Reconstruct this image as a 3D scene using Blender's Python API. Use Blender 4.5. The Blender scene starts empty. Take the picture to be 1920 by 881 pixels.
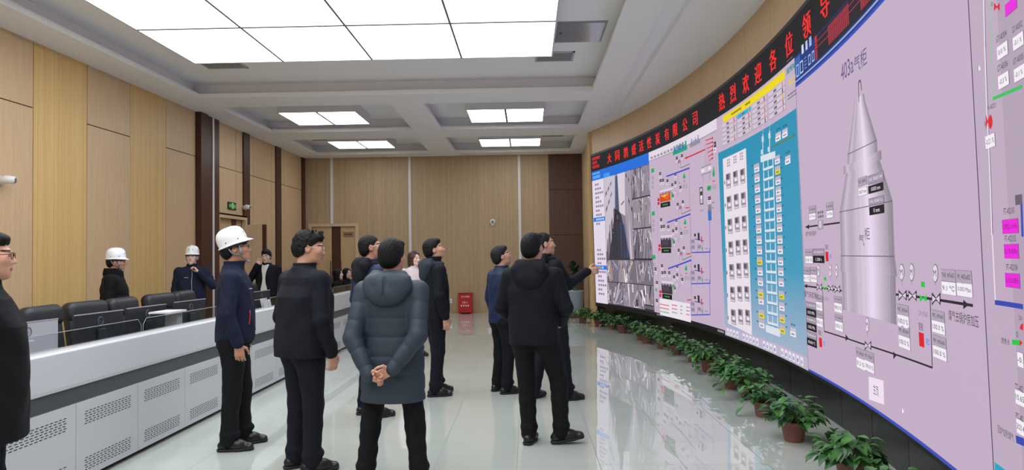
import bpy, bmesh, math, random
import numpy as np
from mathutils import Vector, Matrix, Euler
from mathutils.bvhtree import BVHTree

SC = bpy.context.scene
COL = SC.collection
PI = math.pi
rnd = random.Random(7)

# ------------------------------------------------------------------ camera, world, exposure
FPX, YAW, PITCH, ROLL, CAMZ = 1324.16, .0213563, .029063, .0142627, 1.52726
_f = np.array([-math.sin(YAW)*math.cos(PITCH), math.cos(YAW)*math.cos(PITCH), math.sin(PITCH)])
_r = np.array([math.cos(YAW), math.sin(YAW), 0.0]); _u = np.cross(_r, _f)
CA = math.cos(ROLL)*_r - math.sin(ROLL)*_u
CB = math.sin(ROLL)*_r + math.cos(ROLL)*_u
CC = _f
cd = bpy.data.cameras.new('camera'); cam = bpy.data.objects.new('camera', cd); COL.objects.link(cam)
cd.sensor_fit = 'HORIZONTAL'; cd.sensor_width = 36.0; cd.lens = FPX*36.0/1920.0
cd.clip_start = 0.05; cd.clip_end = 100
m = Matrix.Identity(4)
for i in range(3):
    m[i][0] = CA[i]; m[i][1] = CB[i]; m[i][2] = -CC[i]
m[2][3] = CAMZ
cam.matrix_world = m
SC.camera = cam
SC.view_settings.view_transform = 'Standard'
SC.view_settings.look = 'None'
SC.view_settings.exposure = 0.0
SC.view_settings.gamma = 1.0
SC.view_settings.use_curve_mapping = False
w = bpy.data.worlds.new('world'); SC.world = w; w.use_nodes = True
w.node_tree.nodes['Background'].inputs[0].default_value = (.8, .9, 1, 1)
w.node_tree.nodes['Background'].inputs[1].default_value = 0.02
PANEL_L = 3.7      # radiance of the lit ceiling panels
PANEL_S = 7.0      # radiance of the four small lit panels
SCREEN_L = .93     # radiance of the video wall

def ray(px, py):
    return CA*(px-960)/FPX - CB*(py-440.5)/FPX + CC

# ------------------------------------------------------------------ materials
def lin(h):
    h = h.lstrip('#')
    c = [int(h[i:i+2], 16)/255 for i in (0, 2, 4)]
    return tuple((x/12.92 if x <= .04045 else ((x+.055)/1.055)**2.4) for x in c) + (1.0,)

_mc = {}
def mat(name, col, rough=.5, metal=0., spec=.5, bump=None, coat=0.):
    """plain procedural material; bump = (scale, strength)"""
    key = (name,)
    if key in _mc: return _mc[key]
    M = bpy.data.materials.new(name); M.use_nodes = True
    N, L = M.node_tree.nodes, M.node_tree.links
    b = N['Principled BSDF']
    b.inputs['Base Color'].default_value = lin(col) if isinstance(col, str) else col
    b.inputs['Roughness'].default_value = rough; b.inputs['Metallic'].default_value = metal
    b.inputs['Specular IOR Level'].default_value = spec
    b.inputs['Coat Weight'].default_value = coat
    if bump:
        t = N.new('ShaderNodeTexCoord'); n = N.new('ShaderNodeTexNoise'); bp = N.new('ShaderNodeBump')
        n.inputs['Scale'].default_value = bump[0]; n.inputs['Detail'].default_value = 4
        bp.inputs['Strength'].default_value = bump[1]; bp.inputs['Distance'].default_value = .01
        L.new(t.outputs['Object'], n.inputs['Vector']); L.new(n.outputs['Fac'], bp.inputs['Height'])
        L.new(bp.outputs['Normal'], b.inputs['Normal'])
    _mc[key] = M
    return M

def glow(col, k=1.0, name=None):
    name = name or 'lit_' + col.lstrip('#')
    if (name,) in _mc: return _mc[(name,)]
    M = bpy.data.materials.new(name); M.use_nodes = True
    b = M.node_tree.nodes['Principled BSDF']
    b.inputs['Base Color'].default_value = (.01, .01, .01, 1); b.inputs['Roughness'].default_value = .6
    b.inputs['Specular IOR Level'].default_value = .1
    b.inputs['Emission Color'].default_value = lin(col); b.inputs['Emission Strength'].default_value = k
    _mc[(name,)] = M
    return M

def wood(name, c1, c2, rough=.45, slats=0., axis=1, joint=None):
    """wood veneer: grain stretched up the panel; slats = pitch of fine vertical ribs across 'axis'"""
    M = bpy.data.materials.new(name); M.use_nodes = True
    N, L = M.node_tree.nodes, M.node_tree.links
    b = N['Principled BSDF']; b.inputs['Roughness'].default_value = rough
    b.inputs['Specular IOR Level'].default_value = .35
    t = N.new('ShaderNodeTexCoord'); mp = N.new('ShaderNodeMapping')
    mp.inputs['Scale'].default_value = (14, 14, .7)
    n = N.new('ShaderNodeTexNoise'); n.inputs['Scale'].default_value = 3.0; n.inputs['Detail'].default_value = 6
    L.new(t.outputs['Object'], mp.inputs['Vector']); L.new(mp.outputs['Vector'], n.inputs['Vector'])
    r = N.new('ShaderNodeValToRGB'); r.color_ramp.elements[0].color = lin(c1); r.color_ramp.elements[1].color = lin(c2)
    r.color_ramp.elements[0].position = .3; r.color_ramp.elements[1].position = .7
    L.new(n.outputs['Fac'], r.inputs['Fac'])
    if slats:
        sp = N.new('ShaderNodeSeparateXYZ'); L.new(t.outputs['Object'], sp.inputs[0])
        d = N.new('ShaderNodeMath'); d.operation = 'DIVIDE'; d.inputs[1].default_value = slats
        L.new(sp.outputs[axis], d.inputs[0])
        fr = N.new('ShaderNodeMath'); fr.operation = 'FRACT'; L.new(d.outputs[0], fr.inputs[0])
        fl_ = N.new('ShaderNodeMath'); fl_.operation = 'FLOOR'; L.new(d.outputs[0], fl_.inputs[0])
        wn = N.new('ShaderNodeTexWhiteNoise'); wn.noise_dimensions = '1D'; L.new(fl_.outputs[0], wn.inputs['W'])
        gr = N.new('ShaderNodeMath'); gr.operation = 'GREATER_THAN'; gr.inputs[1].default_value = .2
        L.new(fr.outputs[0], gr.inputs[0])
        mx = N.new('ShaderNodeMix'); mx.data_type = 'RGBA'
        g = lin(c1); mx.inputs['A'].default_value = (g[0]*.85, g[1]*.84, g[2]*.82, 1)
        L.new(gr.outputs[0], mx.inputs['Factor']); L.new(r.outputs['Color'], mx.inputs['B'])
        hs = N.new('ShaderNodeHueSaturation'); L.new(mx.outputs['Result'], hs.inputs['Color'])
        mr = N.new('ShaderNodeMapRange'); mr.inputs['To Min'].default_value = .93; mr.inputs['To Max'].default_value = 1.05
        L.new(wn.outputs['Value'], mr.inputs['Value']); L.new(mr.outputs['Result'], hs.inputs['Value'])
        L.new(hs.outputs['Color'], b.inputs['Base Color'])
        bp = N.new('ShaderNodeBump'); bp.inputs['Strength'].default_value = .5; bp.inputs['Distance'].default_value = .006
        L.new(gr.outputs[0], bp.inputs['Height']); L.new(bp.outputs['Normal'], b.inputs['Normal'])
    else:
        L.new(r.outputs['Color'], b.inputs['Base Color'])
    return M

def floor_mat():
    M = bpy.data.materials.new('polished_tile'); M.use_nodes = True
    N, L = M.node_tree.nodes, M.node_tree.links
    b = N['Principled BSDF']
    t = N.new('ShaderNodeTexCoord'); sp = N.new('ShaderNodeSeparateXYZ'); L.new(t.outputs['Object'], sp.inputs[0])
    def mth(op, a, v=None, bb=None):
        x = N.new('ShaderNodeMath'); x.operation = op; L.new(a, x.inputs[0])
        if v is not None: x.inputs[1].default_value = v
        if bb is not None: L.new(bb, x.inputs[1])
        return x.outputs[0]
    xs = mth('DIVIDE', mth('ADD', sp.outputs[0], .698 + 60), .6)
    ys = mth('DIVIDE', mth('ADD', sp.outputs[1], -5.179 + 60), .6)
    def edge(a):
        f = mth('FRACT', a); g = mth('SUBTRACT', f, .5); g = mth('ABSOLUTE', g)
        return mth('GREATER_THAN', g, .4965)
    e = mth('MAXIMUM', edge(xs), None, edge(ys))
    cmb = N.new('ShaderNodeCombineXYZ'); L.new(mth('FLOOR', xs), cmb.inputs[0]); L.new(mth('FLOOR', ys), cmb.inputs[1])
    wn = N.new('ShaderNodeTexWhiteNoise'); wn.noise_dimensions = '2D'; L.new(cmb.outputs[0], wn.inputs['Vector'])
    ns = N.new('ShaderNodeTexNoise'); ns.inputs['Scale'].default_value = 1.6; ns.inputs['Detail'].default_value = 5
    L.new(t.outputs['Object'], ns.inputs['Vector'])
    r = N.new('ShaderNodeValToRGB'); r.color_ramp.elements[0].color = lin('b4bab1'); r.color_ramp.elements[1].color = lin('bec4bb')
    L.new(ns.outputs['Fac'], r.inputs['Fac'])
    hs = N.new('ShaderNodeHueSaturation'); L.new(r.outputs['Color'], hs.inputs['Color'])
    mr = N.new('ShaderNodeMapRange'); mr.inputs['To Min'].default_value = .97; mr.inputs['To Max'].default_value = 1.03
    L.new(wn.outputs['Value'], mr.inputs['Value']); L.new(mr.outputs['Result'], hs.inputs['Value'])
    mx = N.new('ShaderNodeMix'); mx.data_type = 'RGBA'; L.new(e, mx.inputs['Factor'])
    L.new(hs.outputs['Color'], mx.inputs['A']); mx.inputs['B'].default_value = lin('6f716c')
    L.new(mx.outputs['Result'], b.inputs['Base Color'])
    mr2 = N.new('ShaderNodeMapRange'); mr2.inputs['To Min'].default_value = .012; mr2.inputs['To Max'].default_value = .5
    L.new(e, mr2.inputs['Value']); L.new(mr2.outputs['Result'], b.inputs['Roughness'])
    b.inputs['IOR'].default_value = 1.88
    # every tile is laid very slightly out of level
    g = N.new('ShaderNodeNewGeometry')
    v1 = N.new('ShaderNodeVectorMath'); v1.operation = 'SUBTRACT'; L.new(wn.outputs['Color'], v1.inputs[0]); v1.inputs[1].default_value = (.5, .5, .5)
    v2 = N.new('ShaderNodeVectorMath'); v2.operation = 'SCALE'; L.new(v1.outputs[0], v2.inputs[0]); v2.inputs['Scale'].default_value = .005
    v3 = N.new('ShaderNodeVectorMath'); v3.operation = 'ADD'; L.new(g.outputs['Normal'], v3.inputs[0]); L.new(v2.outputs[0], v3.inputs[1])
    v4 = N.new('ShaderNodeVectorMath'); v4.operation = 'NORMALIZE'; L.new(v3.outputs[0], v4.inputs[0])
    L.new(v4.outputs[0], b.inputs['Normal'])
    return M

def cloth(name, col, rough=.8, scale=60, strength=.25, spec=.25):
    return mat(name, col, rough, 0., spec, (scale, strength))

WOOD = wood('oak_veneer', 'c4a580', 'cfb18a')
WOODS = wood('oak_ribbed_veneer', 'd2ad70', 'dbb87c', slats=.03, axis=1)
WOODB = wood('oak_slat_wall', 'ac9371', 'b89f7c', slats=.04, axis=0)
WALNUT = wood('walnut_veneer', '41261b', '502f22', rough=.4)
WALNUT2 = wood('walnut_panel', '523a30', '5e4438', rough=.4)
BLACKJ = mat('dark_joint', '201812', .8)
PLASTER = mat('white_plaster', 'f1f1f3', .85)
LEDSTRIP = mat('unlit_strip_cover', 'd8d4d2', .4)
WHITE_STEEL = mat('white_coated_steel', 'c4c7ca', .38)
DARK_BAND = mat('dark_grey_laminate', '4a4c52', .35)
BLACK = mat('black_plastic', '101012', .45)
BLACKG = mat('black_gloss', '0b0b0d', .22)
DARKSLOT = mat('vent_slot_dark', '1c1d20', .7)
ALU = mat('brushed_aluminium', 'aeb0b4', .35, .9)
SILVER = mat('silver_plastic', 'c0c2c8', .35, .2)
LEATHER = mat('black_leather', '23262b', .42, 0, .5, (220, .15))
WHITEP = mat('white_plastic', 'dedede', .4)
CHROME = mat('chrome', 'c8c8c8', .15, 1.)

# ------------------------------------------------------------------ mesh helpers
def empty(name, loc=(0, 0, 0), rot=(0, 0, 0)):
    o = bpy.data.objects.new(name, None); COL.objects.link(o)
    o.location = loc; o.rotation_euler = rot; o.empty_display_size = .1
    return o

def tag(o, label=None, cat=None, group=None, kind=None):
    if label: o['label'] = label
    if cat: o['category'] = cat
    if group: o['group'] = group
    if kind: o['kind'] = kind
    return o

def copy_tree(o, parent=None):
    c = o.copy(); COL.objects.link(c)
    if parent is not None: c.parent = parent
    for ch in list(o.children): copy_tree(ch, c)
    return c

class MB:
    """collects boxes, tubes, lathes and polygons; build() links them as one mesh object"""
    def __init__(s): s.v = []; s.f = []; s.m = []
    def add(s, vs, fs, mi=0):
        o = len(s.v); s.v += [tuple(x) for x in vs]; s.f += [tuple(i+o for i in f) for f in fs]; s.m += [mi]*len(fs)
    def box(s, x0, x1, y0, y1, z0, z1, mi=0, M=None):
        vs = [Vector((x, y, z)) for x in (x0, x1) for y in (y0, y1) for z in (z0, z1)]
        if M is not None: vs = [M @ v for v in vs]
        s.add(vs, [(0, 1, 3, 2), (4, 6, 7, 5), (0, 4, 5, 1), (2, 3, 7, 6), (0, 2, 6, 4), (1, 5, 7, 3)], mi)
    def rbox(s, x0, x1, y0, y1, z0, z1, r=.01, mi=0, M=None, seg=2):
        b = bmesh.new(); bmesh.ops.create_cube(b, size=1.0)
        bmesh.ops.scale(b, vec=(x1-x0, y1-y0, z1-z0), verts=b.verts)
        bmesh.ops.bevel(b, geom=b.edges[:], offset=r, segments=seg, affect='EDGES', profile=.5)
        bmesh.ops.translate(b, vec=((x0+x1)/2, (y0+y1)/2, (z0+z1)/2), verts=b.verts)
        b.verts.index_update()
        vs = [v.co.copy() if M is None else M @ v.co for v in b.verts]
        s.add(vs, [[v.index for v in f.verts] for f in b.faces], mi); b.free()
    def tube(s, pts, r, n=8, mi=0, cap=True, closed=False):
        pts = [Vector(p) for p in pts]; rs = r if isinstance(r, (list, tuple)) else [r]*len(pts)
        k = len(pts); vs = []; prev = None
        for i, p in enumerate(pts):
            a = pts[i-1] if (i > 0 or closed) else p; b = pts[(i+1) % k] if (i < k-1 or closed) else p
            t = (b-a).normalized()
            if prev is None:
                x = t.cross(Vector((0, 0, 1)));
                if x.length < 1e-3: x = t.cross(Vector((0, 1, 0)))
            else: x = prev - t*prev.dot(t)
            x.normalize(); prev = x; y = t.cross(x)
            for j in range(n):
                an = 2*PI*j/n; vs.append(p + (x*math.cos(an) + y*math.sin(an))*rs[i])
        fs = []
        for i in range(k if closed else k-1):
            for j in range(n):
                a, b = i*n+j, i*n+(j+1) % n; c, d = ((i+1) % k)*n+(j+1) % n, ((i+1) % k)*n+j
                fs.append((a, b, c, d))
        if cap and not closed:
            fs.append(tuple(range(n-1, -1, -1))); fs.append(tuple((k-1)*n+j for j in range(n)))
        s.add(vs, fs, mi)
    def lathe(s, prof, n=24, c=(0, 0, 0), mi=0, M=None):
        vs = []; fs = []; k = len(prof)
        for r, z in prof:
            for j in range(n):
                a = 2*PI*j/n; v = Vector((c[0]+r*math.cos(a), c[1]+r*math.sin(a), c[2]+z))
                vs.append(v if M is None else M @ v)
        for i in range(k-1):
            for j in range(n):
                fs.append((i*n+j, i*n+(j+1) % n, (i+1)*n+(j+1) % n, (i+1)*n+j))
        fs.append(tuple(range(n-1, -1, -1))); fs.append(tuple((k-1)*n+j for j in range(n)))
        s.add(vs, fs, mi)
    def build(s, name, mats, parent=None, smooth=False):
        me = bpy.data.meshes.new(name); me.from_pydata(s.v, [], s.f); me.update()
        for M in (mats if isinstance(mats, (list, tuple)) else [mats]): me.materials.append(M)
        if any(s.m): me.polygons.foreach_set('material_index', s.m)
        if smooth: me.polygons.foreach_set('use_smooth', [True]*len(me.polygons))
        o = bpy.data.objects.new(name, me); COL.objects.link(o)
        if parent is not None: o.parent = parent
        return o

def bevel(o, w=.004, seg=2, ang=40):
    md = o.modifiers.new('bevel', 'BEVEL'); md.width = w; md.segments = seg; md.limit_method = 'ANGLE'; md.angle_limit = math.radians(ang)
    return o

_tc = {}
def text_mesh(s):
    """outline of a word as (verts, faces, width, height), the lower left corner at 0,0"""
    if s in _tc: return _tc[s]
    cu = bpy.data.curves.new('word', 'FONT'); cu.body = s; cu.size = 1.0; cu.resolution_u = 2
    o = bpy.data.objects.new('word', cu); COL.objects.link(o)
    dg = bpy.context.evaluated_depsgraph_get(); ev = o.evaluated_get(dg); me = ev.to_mesh()
    vs = [(v.co.x, v.co.y) for v in me.vertices]; fs = [tuple(p.vertices) for p in me.polygons]
    ev.to_mesh_clear(); bpy.data.objects.remove(o); bpy.data.curves.remove(cu)
    if not vs: _tc[s] = ([], [], 1, 1); return _tc[s]
    x0 = min(v[0] for v in vs); y0 = min(v[1] for v in vs); x1 = max(v[0] for v in vs); y1 = max(v[1] for v in vs)
    _tc[s] = ([(a-x0, b-y0) for a, b in vs], fs, max(x1-x0, 1e-3), max(y1-y0, 1e-3))
    return _tc[s]

# ------------------------------------------------------------------ room
XL, YB, ZC = -6.03, 18.98, 4.24
SR, SCX, SCY = 21.945, -19.30, 8.45           # the arc the video wall stands on
def arc(u, z, off=0.0):
    """point on the leaning curved screen: u along the arc, z height, off towards the room"""
    th = u/SR; R = SR - .018*(z-.43) - off
    return Vector((SCX + R*math.cos(th), SCY + R*math.sin(th), z))

b = MB(); b.box(-6.3, 3.4, -4.2, 19.3, -.12, 0)
floor = b.build('floor', floor_mat()); tag(floor, kind='structure')

b = MB(); b.box(-6.3, 3.4, -4.2, -4.0, 0, 4.6)
tag(b.build('wall_front', WOOD), kind='structure')

# left wall: veneer panels, ribbed panels, walnut pilasters
b = MB(); g = .007
def lpanel(y0, y1, zs, mi, dx=0.0):
    for z0, z1 in zip(zs[:-1], zs[1:]):
        b.box(XL-.03, XL+dx, y0+g, y1-g, z0+(g if z0 > 0 else 0), z1-(g if z1 < 4.2 else 0), mi)
b.box(XL-.15, XL-.03, -4.0, 13.60, 0, 4.24, 3); b.box(XL-.15, XL-.03, 15.0, YB, 0, 4.24, 3); b.box(XL-.15, XL-.03, 13.6, 15.0, 2.42, 4.24, 3)
J = [0, .94, 3.42, 4.24]
y = 8.48; k = 0
ys = [-4.0, -2.12, -1.06, 0, 1.06, 2.12, 3.18, 4.24, 5.30, 6.36, 7.42, 8.48, 9.54, 10.60, 11.66, 12.72]
for i in range(len(ys)-1):
    ribbed = abs(ys[i]-8.48) < .01 or abs(ys[i]-10.60) < .01 or (ys[i] < 7 and i % 2 == 1)
    lpanel(ys[i], ys[i+1], [0, 4.24] if ribbed else J, 1 if ribbed else 0)
b.box(XL-.03, XL+.10, 12.73, 13.02, 0, 4.24, 2); b.box(XL-.03, XL+.06, 13.02, 13.27, 0, 4.24, 2)
b.box(XL-.03, XL+.075, 13.27, 13.33, 0, 4.24, 4); b.box(XL-.03, XL+.06, 13.33, 13.58, 0, 4.24, 2)
JD = [2.45, 3.36, 4.24]; JF = [0, 3.36, 4.24]
lpanel(13.60, 13.66, JD, 0); lpanel(13.66, 14.50, JD, 0); lpanel(14.50, 14.85, JD, 0)
b.box(XL-.03, XL+.03, 14.85, 15.18, 2.45, 4.24, 2); b.box(XL-.03, XL+.03, 15.02, 15.18, 0, 2.45, 2)
lpanel(15.18, 15.42, JF, 0); lpanel(15.42, 16.55, JF, 0); lpanel(16.55, 16.79, JF, 0)
b.box(XL-.03, XL+.03, 16.79, 17.14, 0, 4.24, 2)
lpanel(17.14, 17.40, JF, 0); lpanel(17.40, 18.50, JF, 0); lpanel(18.50, 18.76, JF, 0)
b.box(XL-.03, XL+.04, 18.76, YB, 0, 4.24, 2)
tag(b.build('wall_left', [WOOD, WOODS, WALNUT, BLACKJ, LEDSTRIP]), kind='structure')

# back wall with a doorway at its left end
b = MB()
b.box(-5.86, -4.55, YB+.02, YB+.2, 2.38, 4.24, 0); b.box(-4.55, .60, YB, YB+.2, 0, 4.24, 0); b.box(-5.86, -4.55, YB, YB+.02, 2.38, 4.24, 0)
b.box(-6.2, -5.86, YB, YB+.2, 0, 4.24, 0)
for z0, z1 in ((0, 2.06), (2.06, 3.28), (3.28, 4.24)): b.box(.60, 1.62, YB-.02, YB+.2, z0+.004, z1-.004, 1)
b.box(.6, 1.62, YB, YB+.2, 0, 4.24, 2)
tag(b.build('wall_back', [WOODB, WALNUT2, BLACKJ]), kind='structure')
for i, x in enumerate((-5.27, -3.15, -.19)):
    b = MB(); b.box(x-.035, x+.035, YB-.025, YB, 2.42 if i == 0 else 0, 4.24)
    tag(b.build('trim_%d' % (i+1), LEDSTRIP), kind='structure')

# right wall: plain stretch, stepped edge, curved wall behind the video wall, black base
b = MB()
for z0, z1 in ((0, 1.62), (1.62, 3.28), (3.28, 4.24)): b.box(1.50, 1.62, 16.45, YB, z0+.003, z1-.003, 0)
for j in range(4): b.box(1.46-.012*j, 1.62, 16.35-.09*(j+1), 16.35-.09*j-.02, 0, 4.24, 3)
b.box(1.395, 1.62, 15.62, 15.98, 0, 4.24, 3)
b.box(1.52, 1.9, 15.6, 16.45, 0, 4.24, 1)
NU = 64; U0, U1 = -7.35, 7.22
for i in range(NU):                                   # wall above the screen, a joint at each panel
    ua, ub = U0+(U1-U0)*i/NU, U0+(U1-U0)*(i+1)/NU
    gap = .006 if i % 4 == 3 else 0
    P = [arc(ua, 3.5, -.05), arc(ub-gap, 3.5, -.05), arc(ub-gap, 4.24, -.05), arc(ua, 4.24, -.05)]
    Q = [arc(ua, 3.5, -.25), arc(ub-gap, 3.5, -.25), arc(ub-gap, 4.24, -.25), arc(ua, 4.24, -.25)]
    b.add(P+Q, [(0, 3, 2, 1), (4, 5, 6, 7), (0, 4, 7, 3), (1, 2, 6, 5), (0, 1, 5, 4), (3, 7, 6, 2)], 0)
    P = [arc(ua, 0, -.3), arc(ub, 0, -.3), arc(ub, 4.24, -.3), arc(ua, 4.24, -.3)]
    b.add(P, [(0, 3, 2, 1)], 1)
b.box(1.40, 1.60, -4.0, 1.25, 0, 4.24, 0)
tag(b.build('wall_right', [WOOD, BLACKJ, WALNUT, WOODS]), kind='structure')

# ceiling: soffit with five coffers, coves stepped back above the lip
holes = [(-5.46, 1.12, -3.0, 11.66), (-5.46, -2.40, 12.42, 15.0), (-1.81, 1.13, 12.42, 15.0), (-5.46, -2.50, 15.98, 18.35), (-1.84, 1.15, 15.98, 18.40)]
slot = [(1.55, 1.80, -3.0, 14.1)]
def slab(bm, z0, z1, hs, x0=-6.3, x1=3.3, y0=-4.2, y1=19.3, mi=0):
    xs = sorted({x0, x1, *[v for h in hs for v in h[:2]]}); yy = sorted({y0, y1, *[v for h in hs for v in h[2:]]})
    for i in range(len(xs)-1):
        for j in range(len(yy)-1):
            cx, cy = (xs[i]+xs[i+1])/2, (yy[j]+yy[j+1])/2
            if any(h[0] < cx < h[1] and h[2] < cy < h[3] for h in hs): continue
            bm.box(xs[i], xs[i+1], yy[j], yy[j+1], z0, z1, mi)
b = MB(); slab(b, ZC, ZC+.075, holes+slot)
slab(b, ZC+.075, ZC+.26, [(h[0]-.16, h[1]+.16, h[2]-.16, h[3]+.16) for h in holes] , mi=0)
b.box(-6.3, 3.3, -4.2, 19.3, ZC+.26, ZC+.36)
tag(b.build('ceiling', PLASTER), kind='structure')
ZR = ZC+.26

LIT = glow('f3f8ff', PANEL_L, 'lit_stretch_film'); LITS = glow('f3f8ff', PANEL_S, 'lit_small_panel_film')
def light_panel(name, x0, x1, y0, y1, z, nx, ny, label, group=None):
    t = empty(name, ((x0+x1)/2, (y0+y1)/2, z)); tag(t, label, 'ceiling light', group)
    cx, cy = (x0+x1)/2, (y0+y1)/2
    f = MB(); w = .02; h = ZR-z
    f.box(x0-cx-w, x1-cx+w, y0-cy-w, y0-cy, 0, h); f.box(x0-cx-w, x1-cx+w, y1-cy, y1-cy+w, 0, h)
    f.box(x0-cx-w, x0-cx, y0-cy, y1-cy, 0, h); f.box(x1-cx, x1-cx+w, y0-cy, y1-cy, 0, h)
    f.build('frame', mat('white_light_frame', 'd4d4d4', .6), t)
    s = MB(); sw = .012 if nx > 2 else .02
    for i in range(1, nx):
        x = x0+(x1-x0)*i/nx-cx; s.box(x-sw, x+sw, y0-cy, y1-cy, -.004, .02)
    for j in range(1, ny):
        yy = y0+(y1-y0)*j/ny-cy; s.box(x0-cx, x1-cx, yy-.016, yy+.016, -.0045, .02)
    s.build('joint_strip', mat('grey_joint_strip', '6c6c74', .5), t)
    for i in range(nx):
        for j in range(ny):
            d = MB(); d.box(x0+(x1-x0)*i/nx-cx, x0+(x1-x0)*(i+1)/nx-cx, y0+(y1-y0)*j/ny-cy, y0+(y1-y0)*(j+1)/ny-cy, .004, .012)
            d.build('diffuser', LIT if nx > 2 else LITS, t)
    return t
light_panel('ceiling_light', -4.70, .38, -2.05, 9.90, 4.33, 4, 8, 'huge lit ceiling panel of many white squares in the large coffer')
for x0, x1, y0, y1, lb in ((-4.70, -3.24, 13.28, 14.53, 'lit two-square ceiling panel in the left coffer next to the huge light'),
                           (-1.11, .35, 13.33, 14.58, 'lit two-square ceiling panel in the right coffer next to the huge light'),
                           (-4.73, -3.32, 16.70, 17.78, 'lit two-square ceiling panel in the left coffer beside the back wall'),
                           (-1.11, .35, 16.76, 17.85, 'lit two-square ceiling panel in the right coffer beside the back wall')):
    light_panel('ceiling_light', x0, x1, y0, y1, 4.30, 2, 1, lb, 'two-square ceiling lights')

def vent(x0, x1, y0, y1, label):
    t = empty('ceiling_vent', ((x0+x1)/2, (y0+y1)/2, ZR)); tag(t, label, 'vent', 'ceiling air vents')
    a, c = (x1-x0)/2, (y1-y0)/2
    f = MB(); w = .03
    f.box(-a, a, -c, -c+w, -.015, 0); f.box(-a, a, c-w, c, -.015, 0); f.box(-a, -a+w, -c, c, -.015, 0); f.box(a-w, a, -c, c, -.015, 0)
    f.build('frame', mat('grey_vent_frame', 'b4b6ba', .5), t)
    k = MB(); k.box(-a+w, a-w, -c+w, c-w, -.003, 0); k.build('backing', DARKSLOT, t)
    s = MB(); n = 9
    for i in range(n):
        yy = -c+w+(2*c-2*w)*(i+.5)/n
        s.box(-a+w, a-w, yy-.012, yy+.004, -.013, -.004, M=None)
    s.build('slat', mat('grey_vent_slat', 'a4a7ac', .5), t)
vent(-4.90, -4.28, 10.28, 10.78, 'grey louvred ceiling vent at the left far corner of the huge light')
vent(.16, .74, 10.26, 10.74, 'grey louvred ceiling vent beyond the silver hatch')
vent(-5.36, -4.96, 17.15, 17.6, 'small dark ceiling vent beside the farthest left light')
vent(.42, .95, 17.2, 17.62, 'small dark ceiling vent beside the farthest right light')
t = empty('ceiling_access_hatch', (.74, 9.36, ZR)); tag(t, 'silver square access hatch in the ceiling beside the huge light', 'hatch')
b = MB(); b.box(-.33, .33, -.43, .43, -.012, 0); b.build('frame', ALU, t)
b = MB(); b.box(-.305, .305, -.405, .405, -.018, -.002); b.build('hatch_door', mat('grey_gloss_hatch', 'a9adb8', .12, .3), t)
b = MB(); b.box(-.27, -.235, -.03, .03, -.024, -.018); b.build('latch', mat('red_latch', '7a2a2a', .4), t)

# ------------------------------------------------------------------ video wall
def scr(px, py):
    """where a sight line meets the curved screen: (u along the arc, height)"""
    d = ray(px, py); t = None
    def gfun(t):
        y, z = d[1]*t, CAMZ+d[2]*t
        R = SR-.018*(z-.43); q = R*R-(y-SCY)**2
        return d[0]*t-(SCX+math.sqrt(q)) if q > 0 else 9
    lo = 1.0
    while gfun(lo+.25) < 0 and lo < 30: lo += .25
    hi = lo+.25
    for _ in range(40):
        mid = (lo+hi)/2
        if gfun(mid) > 0: hi = mid
        else: lo = mid
    return math.asin((d[1]*lo-SCY)/SR)*SR, CAMZ+d[2]*lo

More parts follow.
